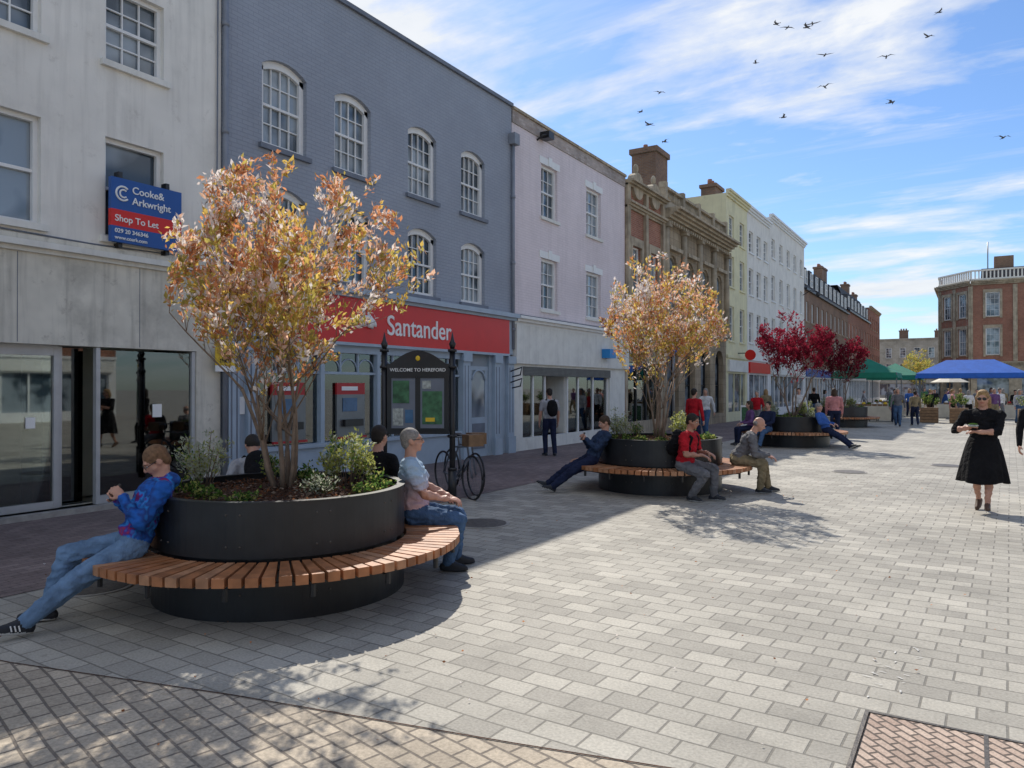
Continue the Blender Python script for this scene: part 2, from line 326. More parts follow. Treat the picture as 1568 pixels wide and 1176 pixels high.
# 1 white building -------------------------------------------------
def b_white():
    G=lbuild('white_rendered_shop_building',1.0); x0,x1,H=-3.0,8.13,9.9
    hs=[]
    for a,b_ in ((1.4,2.35),(4.36,5.29),(6.17,7.09)):
        hs+=[(a,b_,3.95,5.4),(a,b_,6.5,7.65)]
    wall(G,'white_render',x0,x1,3.72,H,hs)
    for h in hs:
        low=h[2]<5
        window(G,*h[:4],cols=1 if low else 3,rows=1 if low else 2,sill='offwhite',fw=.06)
    wall(G,'dirty_render',x0,x1,0,3.62,[(3.0,7.68,.08,2.34)],reveal=.3)
    G.box('string_course','offwhite',x0,x1,-.14,.02,3.62,3.70); G.box('string_course','dirty_render',x0,x1,-.07,.02,3.70,3.78); G.box('string_course','offwhite',x0,x1,-.05,.02,3.56,3.62)
    shell(G,'white_render',x0,x1,H,shopz=2.9); cornice(G,'offwhite',x0,x1,H-.2,.3,.2)
    G.box('shop_glazing','glass',3.0,5.62,.2,.21,.15,2.3); G.box('shop_glazing','glass',6.12,7.66,.06,.07,.2,2.3)
    for x in (3.0,4.3,5.55,): G.box('shop_frame','alum',x,x+.07,.16,.25,.08,2.33)
    for x in (6.06,7.61): G.box('shop_frame','alum',x,x+.06,.02,.1,.08,2.33)
    G.box('shop_frame','alum',3.0,5.6,.165,.245,2.2,2.34); G.box('shop_frame','alum',3.0,5.6,.165,.245,.08,.18); G.box('shop_frame','alum',6.1,7.6,.021,.099,.08,.2)
    G.box('shop_glazing','glass',5.68,6.05,.35,.37,.08,2.33); G.box('shop_frame','alum',5.62,5.68,.2,.6,.08,2.33)
    G.box('doorstep','kerb',3.0,7.7,-.12,.2,0,.08)
    G.box('inner_partition','interior_floor',3.1,7.6,1.0,1.05,.08,2.6); G.box('inner_curtain','shutter',5.5,6.3,.9,.95,.08,2.6)
    for i in range(4): G.box('inner_fittings','crate_wood',3.4+i*1.1,3.9+i*1.1,.6,.85,.08,.5+.2*(i%2))
    G.box('window_notices','white_sign',6.95,7.1,.045,.055,1.3,1.5); G.box('window_notices','white_sign',5.2,5.32,.185,.195,1.2,1.35)
    for x in (5.0,6.7): G.box('fascia_joint','sill_grey',x,x+.008,-.004,0.01,2.36,3.55)
    G.tube('cable','sill_grey',[(x0,-.02,3.86),(3,-.02,3.84),(6,-.02,3.8),(x1-.1,-.03,3.86),(x1-.08,-.03,9.5)],.012,5)
    G.finish()
    S=Grp('estate_agent_sign',(FX,6.15,0),R90,off=6.15)
    S.box('board','blue_sign',6.15,7.27,-.19,-.12,4.33,4.79); S.box('board_red','red_sign',6.15,7.27,-.19,-.12,4.09,4.33); S.box('board_blue','blue_sign',6.15,7.27,-.19,-.12,3.86,4.09)
    S.box('brackets','black_metal',6.3,6.36,-.12,0,3.8,4.9); S.box('brackets','black_metal',7.05,7.11,-.12,0,3.8,4.9)
    ring3(S,'logo','white_sign',(6.32,-.195,4.57),.10,.015,a0=.8,a1=5.5); ring3(S,'logo','white_sign',(6.33,-.195,4.57),.055,.013,a0=.8,a1=5.5)
    S.text('Cooke&',.15,(6.46,-.192,4.60),'white_sign',align='LEFT'); S.text('Arkwright',.15,(6.46,-.192,4.44),'white_sign',align='LEFT')
    S.text('Shop To Let',.135,(6.2,-.192,4.16),'white_sign',align='LEFT'); S.text('029 20 346346',.085,(6.2,-.192,3.995),'white_sign',align='LEFT'); S.text('www.coark.com',.075,(6.2,-.192,3.90),'white_sign',align='LEFT')
    S.finish()
b_white()
# 2 grey bank ------------------------------------------------------
def b_grey():
    G=lbuild('grey_painted_brick_bank',8.15); x0,x1,H=8.15,17.4,9.4
    cs=(9.5,11.27,13.52,15.56); hs=[]
    for c in cs: hs+=[(c-.52,c+.52,6.08,7.68,.17),(c-.52,c+.52,3.86,5.38,.17)]
    wall(G,'grey_brick',x0,x1,3.75,H,hs)
    for h in hs: window(G,*h[:4],cols=4,rows=2,arch=.17,sill='sill_grey',fw=.1)
    shell(G,'grey_brick',x0,x1,H,shopz=2.9)
    G.box('parapet_coping','sill_grey',x0,x1,-.07,.3,H,H+.09)
    G.box('cornice','shop_blue',x0,x1,-.28,0,3.63,3.74); G.box('cornice','shop_blue',x0,x1,-.18,0,3.56,3.63)
    G.box('fascia','shop_blue',x0,9.2,-.05,.1,2.65,3.56); G.box('fascia','shop_blue',17.1,x1,-.05,.1,2.65,3.56)
    G.box('fascia_sign','red_sign',9.2,17.1,-.12,.1,2.66,3.56)
    G.box('fascia_edge','shop_blue',9.2,17.1,-.14,.0,2.6,2.66)
    G.text('Santander',.60,(13.3,-.125,2.88),'white_sign',.015,sx=.95)
    G.tube('flame_logo','white_sign',[(11.5+.28*math.cos(a),-.13,3.05+.15*math.sin(a)) for a in np.linspace(-.2,math.pi+.2,12)],.04)
    G.tube('flame_logo','white_sign',[(11.42,-.13,3.0),(11.38,-.13,3.2),(11.5,-.13,3.42)],[.09,.07,.01])
    G.tube('flame_logo','white_sign',[(11.62,-.13,2.98),(11.66,-.13,3.15),(11.56,-.13,3.32)],[.08,.07,.01])
    def pil(a,b_):
        G.box('pilasters','shop_blue',a,b_,-.1,.15,.0,2.6); G.box('pilaster_bases','shop_blue',a-.03,b_+.03,-.14,-.101,0,.45)
        G.box('pilaster_capitals','shop_blue',a-.04,b_+.04,-.15,-.101,2.4,2.6)
        for k in range(2): 
            xx=a+(b_-a)*(k+.5)/2; G.box('pilaster_fluting','sill_grey',xx-.015,xx+.015,-.104,-.101,.55,2.3)
    for a,b_ in ((8.22,8.44),(8.62,8.84),(15.0,15.28),(16.42,16.7),(17.08,17.38)): pil(a,b_)
    G.box('stallriser','shop_blue',8.44,15.0,-.02,.15,0,.62); G.box('stallriser','shop_blue',16.7,17.08,.0,.15,0,2.6); G.box('stallriser_panel','shop_blue',8.44,8.62,.0,.15,.62,2.6)
    G.box('sill_rail','shop_blue',8.84,15.0,-.08,.15,.62,.7); G.box('head_rail','shop_blue',8.84,15.0,-.03,.15,2.45,2.6)
    bays=[(8.84,10.35),(10.45,11.95),(12.05,13.5),(13.6,15.0)]
    for i,(a,b_) in enumerate(bays):
        G.box('shop_glazing','glass',a,b_,.06,.07,.7,2.45)
        if i: G.box('mullions','shop_blue',a-.1,a,-.05,.14,.7,2.45)
        for k in (1,2): 
            xx=a+(b_-a)*k/3; G.box('glazing_bars','shop_blue',xx-.02,xx+.02,.02,.09,2.05 if i<2 else .7,2.45)
        G.box('transom','shop_blue',a,b_,.01,.1,2.02,2.07)
        for k in range(3):
            w=(b_-a)/3; xa=a+w*k
            G.tube('glazing_arches','shop_blue',[(xa+w/2-w/2*math.cos(t),.05,2.07+.26*math.sin(t)) for t in np.linspace(0,math.pi,9)],.018,5)
    for i in (0,1):
        a=bays[i][0]+.45
        G.box('cash_machine_surround','red_poster',a-.08,a+.72,.0,.05,1.62,1.85); G.box('cash_machine_panel','grey_metal',a-.08,a+.72,.0,.05,.78,1.62); G.box('cash_machine_screen','screen',a+.08,a+.48,-.015,-.002,1.28,1.55); G.box('cash_machine_keypad','black_metal',a+.08,a+.6,-.08,-.002,.98,1.12)
        G.box('cash_machine_header','white_sign',a+.05,a+.5,-.012,-.002,1.7,1.78); G.box('cash_machine_shelf','red_poster',a-.08,a+.72,-.05,-.002,.74,.78)
    G.box('window_posters','paper',12.3,12.8,.09,.1,1.0,1.75); G.box('window_posters','red_poster',12.95,13.35,.09,.1,.8,1.7); G.box('window_posters','white_sign',13.8,14.7,.09,.1,1.35,1.55); G.box('window_posters','red_poster',13.8,14.7,.09,.1,1.0,1.35)
    G.box('notice','white_sign',8.47,8.6,-.03,-.01,1.3,1.6)
    G.box('door_surround','shop_blue',15.28,15.45,.0,.15,0,2.6); G.box('door_surround','shop_blue',16.3,16.42,.0,.15,0,2.6)
    G.box('door','shop_blue',15.45,16.3,.05,.11,0,1.0); G.box('door','shop_blue',15.45,15.57,.05,.11,1.0,2.2); G.box('door','shop_blue',16.18,16.3,.05,.11,1.0,2.2)
    G.box('door','shop_blue',15.45,16.3,.04,.12,2.2,2.3); G.box('door_panel','sill_grey',15.6,16.15,.035,.049,.2,.85); G.box('door_glass','wglass',15.57,16.18,.07,.08,1.0,2.2); G.box('fanlight','wglass',15.45,16.3,.07,.08,2.3,2.6)
    G.tube('door_arch','shop_blue',[(15.875-.3*math.cos(t),.05,1.95+.25*math.sin(t)) for t in np.linspace(0,math.pi,9)],.03,5)
    pipe(G,8.17,0.1,9.2); pipe(G,17.38,2.8,8.4)
    for z in (1.9,2.2): G.tube('hanging_bracket','black_metal',[(17.2,-.1,z),(17.2,-.45,z+.1),(17.2,-.4,z-.1),(17.2,-.15,z-.15)],.02,6)
    G.finish()
    S=Grp('planning_notice_sign',(FX,8.0,0),R90,off=8.0)
    S.box('notice_yellow','yellow_sign',7.92,8.3,-.16,-.14,2.12,2.42); S.box('notice_white','white_sign',7.92,8.3,-.16,-.14,2.02,2.12); S.box('bracket','black_metal',8.08,8.12,-.14,-.0,2.1,2.2)
    S.text('TO LET',.09,(8.11,-.165,2.30),'black_metal'); S.text('SHOP',.09,(8.11,-.165,2.17),'black_metal'); S.finish()
b_grey()
# 3 pink building ---------------------------------------------------
def b_pink():
    G=lbuild('pink_painted_brick_building',17.42); x0,x1,H=17.42,25.2,9.35
    hs=[]
    for a,b_ in ((19.05,20.05),(22.05,23.15)): hs+=[(a,b_,6.75,8.3),(a,b_,4.05,5.55)]
    wall(G,'pink_brick',x0,x1,3.75,H-.35,hs)
    for h in hs:
        window(G,*h[:4],cols=3,rows=2,sill='offwhite',fw=.08)
        G.box('window_lintels','white_paint',h[0]-.12,h[1]+.12,-.02,-.001,h[3],h[3]+.2); G.box('window_keystones','white_paint',(h[0]+h[1])/2-.1,(h[0]+h[1])/2+.1,-.045,-.021,h[3],h[3]+.26)
    G.box('parapet','old_brick',x0,x1,-.03,.2,H-.35,H); G.box('parapet_coping','stone_trim',x0,x1,-.08,.28,H,H+.08)
    shell(G,'pink_brick',x0,x1,H,shopz=2.8)
    cornice(G,'white_paint',x0,x1,3.5,.22,.3); G.box('fascia','offwhite',x0+.4,x1-.4,-.1,.1,2.42,3.5); G.box('console_brackets','offwhite',x0,x0+.4,-.16,.1,2.42,3.5); G.box('console_brackets','offwhite',x1-.4,x1,-.16,.1,2.42,3.5)
    wall(G,'offwhite',x0,x1,0,2.42,[(18.0,23.9,.35,2.35)],reveal=.15)
    G.box('shutter_box','shutter',18.0,23.9,-.02,.3,2.1,2.35)
    for i in range(6): G.box('shutter_slats','black_metal',18.0,23.9,-.026,-.021,2.12+i*.04,2.13+i*.04)
    G.box('shop_glazing','glass',18.0,19.4,.12,.13,.4,2.1); G.box('shop_glazing','glass',20.9,23.9,.12,.13,.4,2.1)
    for x in (18.0,18.7,19.4,20.85,21.6,22.7,23.84): G.box('shop_frame','white_paint',x,x+.06,.08,.17,.35,2.1)
    G.box('door_recess','interior',19.5,20.8,.9,.95,.05,2.3); G.box('recess_walls','offwhite',19.46,19.5,.17,1.0,.35,2.1); G.box('recess_walls','offwhite',20.8,20.84,.17,1.0,.35,2.1)
    for i,m in enumerate(('paper','screen','paper','green_poster')): G.box('window_display',m,18.1+i*1.45,18.55+i*1.45,.3,.33,.6,1.3)
    G.box('projecting_sign','sky_blue_sign',23.0,23.5,-.4,-.11,2.75,3.05); 
    G.box('floodlight','black_metal',18.9,19.2,-.35,-.05,8.95,9.15); G.tube('floodlight_bracket','black_metal',[(18.8,0,8.9),(18.8,-.2,9.0),(18.95,-.3,9.05)],.03)
    G.tube('cable','sill_grey',[(17.5,-.02,3.78),(25.1,-.02,3.8)],.012,5)
    G.finish()
b_pink()
# 4 brick & stone edwardian -----------------------------------------
def b_edw():
    G=lbuild('edwardian_brick_building',25.2); x0,x1,H=25.25,29.1,9.2
    hs=[(25.8,26.7,5.0,7.0),(27.6,28.5,5.0,7.0)]
    wall(G,'red_brick',x0,x1,3.9,H,hs)
    for h in hs:
        window(G,*h[:4],cols=2,rows=1,sill='stone_trim',fw=.07)
        G.box('stone_window_surround','stone_trim',h[0]-.18,h[0],-.08,-.001,h[2]-.1,h[3]+.3); G.box('stone_window_surround','stone_trim',h[1],h[1]+.18,-.08,-.001,h[2]-.1,h[3]+.3)
        G.box('stone_window_surround','stone_trim',h[0],h[1],-.08,-.001,h[3],h[3]+.3); G.box('red_panels','red_poster',h[1]+.25,h[1]+.5,-.03,-.001,5.2,6.6)
        c=(h[0]+h[1])/2
        G.add('parapet_gables','stone_trim',*tubevf([(c,-.12,H+.05),(c,.15,H+.05)],[.5,.5],16)); G.ell('finials','stone_trim',(c,0,H+.7),(.1,.1,.2))
    for x in (x0,27.0,x1-.25): G.box('stone_pilasters','stone_trim',x,x+.25,-.12,0,3.9,H)
    cornice(G,'stone_trim',x0,x1,H-.9,.25,.25); cornice(G,'stone_trim',x0,x1,H-.1,.2,.35); cornice(G,'stone_trim',x0,x1,3.6,.3,.3)
    shell(G,'red_brick',x0,x1,H,shopz=2.9)
    wall(G,'stone_trim',x0,x1,0,3.6,[(25.5,28.9,.5,2.7)],reveal=.2)
    G.box('shop_glazing','glass',25.5,28.9,.15,.16,.5,2.7)
    for x in (25.5,26.5,27.5,28.8): G.box('shop_frame','black_metal',x,x+.09,.1,.2,.5,2.7)
    G.finish()
    G=lbuild('stone_bank_building',29.1); x0,x1,H=29.15,38.2,9.0
    hs=[];ar=[]
    for i in range(4):
        c=30.3+i*2.25; hs.append((c-.5,c+.5,5.1,7.3,.3)); ar.append((c-.72,c+.72,.5,3.6,.72))
    wall(G,'ashlar',x0,x1,4.3,H,hs); wall(G,'ashlar',x0,x1,0,4.3,ar,reveal=.3)
    for h in hs: 
        window(G,*h[:4],cols=1,rows=1,arch=.3,fm='stone_trim',sill='stone_trim')
        G.box('window_hoods','stone_trim',h[0]-.25,h[1]+.25,-.2,-.0,h[3]+.15,h[3]+.3)
    for h in ar: window(G,*h[:4],cols=2,rows=1,arch=.72,fm='black_metal',sill=None,y=.3)
    for i in range(5):
        x=29.17+i*2.19
        G.tube('engaged_columns','stone_trim',[(x+.12,-.08,4.6),(x+.12,-.08,8.3)],[.16,.13],12); G.box('column_capitals','stone_trim',x-.06,x+.3,-.28,-.001,8.3,8.5); G.box('column_bases','stone_trim',x-.06,x+.3,-.26,-.001,4.4,4.6)
        G.box('parapet_piers','stone_trim',x,x+.26,-.1,.2,H+.45,H+1.15)
    cornice(G,'stone_trim',x0,x1,8.55,.5,.75,steps=5); cornice(G,'stone_trim',x0,x1,4.15,.25,.3)
    for x in np.arange(x0+.15,x1,.3): G.box('dentils','stone_trim',x,x+.14,-.3,-.16,8.42,8.55)
    G.box('balustrade','stone_trim',x0,x1,-.05,.15,H+.05,H+.45); G.box('balustrade','stone_trim',x0,x1,-.08,.18,H+.9,H+1.0)
    for x in np.arange(x0+.1,x1,.22): G.tube('balusters','stone_trim',[(x,.05,H+.45),(x,.05,H+.65),(x,.05,H+.9)],[.03,.06,.03],6)
    shell(G,'ashlar',x0,x1,H,shopz=3.4)
    G.box('chimney_stack','brown_brick',33.6,35.2,2.0,3.2,H,12.9); G.box('chimney_cap','brown_brick',33.5,35.3,1.9,3.3,12.9,13.15)
    for k in range(4): G.tube('chimney_pots','red_brick',[(33.85+k*.37,2.6,13.15),(33.85+k*.37,2.6,13.35)],.11)
    G.finish()
b_edw()
# generic terraces ---------------------------------------------------
def b_terrace(name,x0,x1,H,mat,nw,rows,shopmat='white_paint',fascia='red_sign',trim='white_paint',mansard=0,chim=(),loc=None,rot=None,off=None,cols=2,top=None,ww=.95):
    G=lbuild(name,x0) if loc is None else Grp(name,loc,rot,off=off)
    hs=[]; sp=(x1-x0)/nw
    for i in range(nw):
        c=x0+sp*(i+.5)
        for (a,b_) in rows: hs.append((c-ww/2,c+ww/2,a,b_))
    wall(G,mat,x0,x1,3.4,H,hs)
    for h in hs: window(G,*h[:4],cols=cols,rows=2,sill=trim,fw=.07,fm='white_paint' if mat!='cream' else 'offwhite')
    shell(G,mat,x0,x1,H,shopz=2.9)
    G.box('fascia',fascia,x0+.2,x1-.2,-.12,.02,2.6,3.2); wall(G,shopmat,x0,x1,0,3.4,[(x0+.4,x1-.4,.5,2.5)],reveal=.15)
    G.box('shop_glazing','wglass',x0+.4,x1-.4,.12,.14,.5,2.5)
    for k in range(int((x1-x0)/1.3)): G.box('shop_frame',shopmat,x0+.4+k*1.3,x0+.48+k*1.3,.06,.11,.5,2.5)
    G.box('string_course',trim,x0,x1,-.1,-.001,3.3,3.45)
    if mansard:
        G.add('mansard_roof','slate',[(x0,-.05,H),(x1,-.05,H),(x1,1.0,H+mansard),(x0,1.0,H+mansard),(x1,7,H+mansard),(x0,7,H+mansard)],[(0,1,2,3),(3,2,4,5)])
        G.box('gutter','black_metal',x0,x1,-.2,0,H-.12,H+.04)
        for i in range(max(1,nw)):
            c=x0+sp*(i+.5); G.box('dormers','slate',c-.6,c+.6,.15,1.2,H+.3,H+1.7); window(G,c-.45,c+.45,H+.4,H+1.5,2,1,sill=None,y=.09)
    else: cornice(G,trim if top is None else top,x0,x1,H-.15,.35,.25)
    for (cx,cy,cz) in chim:
        G.box('chimney_stack','brown_brick',cx-.7,cx+.7,cy,cy+.8,H-.5,cz); G.box('chimney_cap','brown_brick',cx-.78,cx+.78,cy-.08,cy+.88,cz,cz+.18)
        for k in (-.4,0,.4): G.tube('chimney_pots','red_brick',[(cx+k,cy+.4,cz+.18),(cx+k,cy+.4,cz+.5)],.13)
    G.finish(); return G
b_terrace('cream_rendered_building',38.25,42.4,11.7,'cream',2,[(4.2,6.0),(7.0,8.6),(9.4,10.7)],fascia='offwhite',shopmat='cream',trim='cream',chim=((41.2,1.2,12.7),))
b_terrace('white_rendered_building',42.45,47.7,11.7,'white_render',3,[(4.3,6.0),(7.0,8.5),(9.4,10.6)],fascia='red_sign')
b_terrace('white_rendered_building',47.75,59.0,12.3,'white_render',5,[(4.3,6.1),(7.2,8.8),(9.9,11.1)],fascia='offwhite',chim=((50,2.5,13.1),(56,2.5,13.1)))
b_terrace('brick_mansard_building',59.05,82,9.2,'brown_brick',10,[(4.2,5.9),(6.8,8.3)],mansard=2.2,fascia='blue_sign',trim='stone_trim',chim=((70,3,12.6),(80,2,13.6)))
b_terrace('brick_mansard_building',82.05,100,9.6,'red_brick',7,[(4.2,5.9),(6.8,8.3)],mansard=2.6,fascia='offwhite',trim='stone_trim',chim=((88,3,14.6),(98,2,14)))
b_terrace('red_brick_building',100.05,112,11.5,'red_brick',5,[(4.2,5.9),(6.8,8.3),(9,10.4)],fascia='offwhite',trim='stone_trim',chim=((105,2,13.5),))
b_terrace('grey_stone_building',-16,-2.8,10.2,'grey_stone',6,[(4.2,6.0),(7.0,8.8)],fascia='grey_stone',shopmat='grey_stone',trim='grey_stone',loc=(-16,148,0),rot=0,off=-16,chim=((-10.5,2,11.8),(-5,2,11.6)))
b_terrace('grey_stone_building',-2.7,12,8.2,'grey_stone',7,[(4.2,6.0)],fascia='grey_stone',shopmat='grey_stone',trim='grey_stone',loc=(-2.7,158,0),rot=0,off=-2.7)
def b_corner():
    G=Grp('brick_corner_building_with_balustrade',(-.2,95,0),0,off=0)
    H=13.2
    def face(G,x0,x1,nw):
        sp=(x1-x0)/nw; hs=[]
        for i in range(nw):
            c=x0+sp*(i+.5); hs+=[(c-.65,c+.65,5.3,8.2),(c-.65,c+.65,9.4,12.0)]
        wall(G,'red_brick',x0,x1,4.4,H,hs)
        for h in hs:
            window(G,*h[:4],cols=3,rows=2,sill='stone_trim',fw=.1)
            G.box('stone_surrounds','stone_trim',h[0]-.22,h[0],-.08,-.001,h[2]-.2,h[3]+.3); G.box('stone_surrounds','stone_trim',h[1],h[1]+.22,-.08,-.001,h[2]-.2,h[3]+.3); G.box('stone_surrounds','stone_trim',h[0],h[1],-.08,-.001,h[3],h[3]+.3)
        for i in range(nw+1): G.box('brick_pilasters','stone_trim',x0+sp*i-.2,x0+sp*i+.2,-.1,-.001,4.6,H-.5)
        ar=[(x0+sp*(i+.5)-sp*.36,x0+sp*(i+.5)+sp*.36,.05,3.8,sp*.3) for i in range(nw)]
        wall(G,'stone_trim',x0,x1,0,4.4,ar,reveal=.5); G.box('ground_floor_glazing','wglass',x0,x1,.5,.52,0,4)
        cornice(G,'stone_trim',x0,x1,4.2,.35,.3); cornice(G,'stone_trim',x0,x1,H-.4,.5,.5)
        G.box('balustrade','white_render',x0,x1,-.1,.15,H+.1,H+.3); G.box('balustrade','white_render',x0,x1,-.12,.17,H+1.1,H+1.25)
        for x in np.arange(x0,x1,.35): G.box('balusters','white_render',x,x+.13,-.03,.08,H+.3,H+1.1)
    face(G,0,16,4)
    G.box('body','red_brick',.05,15.9,.55,14,0,H-.05); G.box('roof','slate',1,15,2,13,H,H+1.6)
    G.box('chimney_stack','brown_brick',2.2,4.0,3,4.5,H,H+3.0); G.box('chimney_stack','brown_brick',7,9,3,4.2,H,H+2.8)
    G.tube('flagpole','grey_metal',[(1.6,2,H),(1.6,2,H+4.5)],.06)
    G.finish()
    G2=Grp('brick_corner_wing',(-3.2,99.0,0),math.radians(-53),off=0)
    face(G2,0,4.9,2); G2.box('body','red_brick',.05,4.85,.55,6,0,H-.05); G2.finish()
    G2=Grp('brick_side_wing',(-3.3,115,0),math.radians(-90),off=0)
    face(G2,0,15.9,4); G2.box('body','red_brick',.05,15.8,.55,6,0,H-.05); G2.finish()
b_corner()
# opposite side of street
for k,(a,b_,H,mt) in enumerate(((-24,-14,10,'red_brick'),(-13.95,-5,9,'cream'),(-4.95,6,10.5,'brown_brick'),(6.05,14,9.5,'white_render'),(14.05,26,10,'red_brick'))):
    b_terrace('opposite_shop_building',a,b_,H,mt,4,[(4.2,5.9),(6.9,8.4)],fascia=('offwhite','blue_sign','red_sign')[k%3],loc=(19,-a,0),rot=-R90,off=a)

# ------------------------------------------------------------ ground
def sheet(name,mat,pts,z):
    me=bpy.data.meshes.new(name); me.from_pydata([(x,y,z) for x,y in pts],[],[tuple(range(len(pts)))]); me.materials.append(M[mat]); o=bpy.data.objects.new(name,me); COL.objects.link(o); return o
sheet('ground','setts',[(-500,-300),(500,-300),(500,900),(-500,900)],0)
sheet('shop_side_pavement','pavers',[(-10.7,-12),(-6.9,-12),(-6.9,110),(-10.7,110)],.004)
sheet('brick_crossing','buff_bricks',[(-10.6,-12),(10,-12),(10,5.2),(-.9,3.38),(-1.9,3.15),(-3.6,2.8),(-5.2,2.4),(-10.6,1.5)],.008)
G=Grp('paving_edge_joint')
for p,q in (((-10.6,1.5),(-5.2,2.4)),((-5.2,2.4),(-3.6,2.8)),((-3.6,2.8),(-1.9,3.15)),((-1.9,3.15),(-.9,3.38)),((-.9,3.38),(10,5.2))):
    d=Vector((q[0]-p[0],q[1]-p[1])).normalized(); n=Vector((-d.y,d.x))*.006
    G.add('joint','mulch',[(p[0]-n.x,p[1]-n.y,.012),(q[0]-n.x,q[1]-n.y,.012),(q[0]+n.x,q[1]+n.y,.012),(p[0]+n.x,p[1]+n.y,.012)],[(0,1,2,3)])
G.finish()
G=Grp('recessed_manhole_cover',(-.5,3.55,0))
G.box('brick_infill','cover_brick',.03,1.07,.03,.87,.004,.016)
for a in ((0,1.1,0,.02),(0,1.1,.88,.9),(0,.02,.02,.88),(1.08,1.1,.02,.88),(.54,.56,.02,.88)): G.box('steel_frame','steel',a[0],a[1],a[2],a[3],.004,.018)
G.finish()
for (x,y,r) in ((-5.4,8.05,.32),(-6.6,3.7,.3),(-2.2,17,.3),(-.5,19.5,.3)):
    G=Grp('manhole_cover',(x,y,0)); G.add('cover','steel',*tubevf([(0,0,.003),(0,0,.014)],[r,r],28)); G.add('rim','kerb',*tubevf([(0,0,.002),(0,0,.010)],[r+.04]*2,28)); G.finish()
G=Grp('paint_marks',(0,0,0))
for i in range(26):
    x=-.45+random.uniform(-.10,.14); y=5.15+random.uniform(-.5,.55); a=random.uniform(0,3); L=random.uniform(.02,.06); w=.005
    dx,dy=math.cos(a)*L,math.sin(a)*L; G.add('marks','chalk',[(x-w,y,.006),(x+dx-w,y+dy,.006),(x+dx+w,y+dy+w,.006),(x+w,y+w,.006)],[(0,1,2,3)])
G.finish()
G=Grp('fallen_leaves_and_litter')
P=[(random.uniform(-8,1),random.uniform(2,16),.016) for _ in range(320)]

# ------------------------------------------------------------ vegetation
def leaves(G,part,P,D,size,mats,midx,aspect=.45,droop=.3):
    N=len(P); P=np.array(P);D=np.array(D); D/= np.linalg.norm(D,axis=1)[:,None]+1e-9
    r=rng.normal(size=(N,3)); S=np.cross(D,r); S/=np.linalg.norm(S,axis=1)[:,None]+1e-9; U=np.cross(S,D)
    L=(size*rng.uniform(.6,1.3,N))[:,None]; W=L*aspect*rng.uniform(.7,1.2,(N,1))
    a=P; b_=P+D*L*.5+S*W*.5+U*W*.15; c=P+D*L-U*L*.08; d=P+D*L*.5-S*W*.5+U*W*.15
    V=np.stack([a,b_,c,d],1).reshape(-1,3)
    me=bpy.data.meshes.new(part); me.vertices.add(4*N); me.vertices.foreach_set('co',V.ravel().astype(np.float32))
    me.loops.add(4*N); me.loops.foreach_set('vertex_index',np.arange(4*N,dtype=np.int32))
    me.polygons.add(N); me.polygons.foreach_set('loop_start',np.arange(0,4*N,4,dtype=np.int32)); me.polygons.foreach_set('loop_total',np.full(N,4,dtype=np.int32))
    for m_ in mats: me.materials.append(M[m_])
    me.polygons.foreach_set('material_index',np.array(midx,dtype=np.int32)); me.update(calc_edges=True); me.validate()
    G.obj(part,me)
leaves(G,'fallen_leaves',P,[(random.gauss(0,1),random.gauss(0,1),.02) for _ in P],.022,['leaf_brown','leaf_copper','blossom'],[random.choice((0,1,2)) for _ in P],.6)
G.finish()
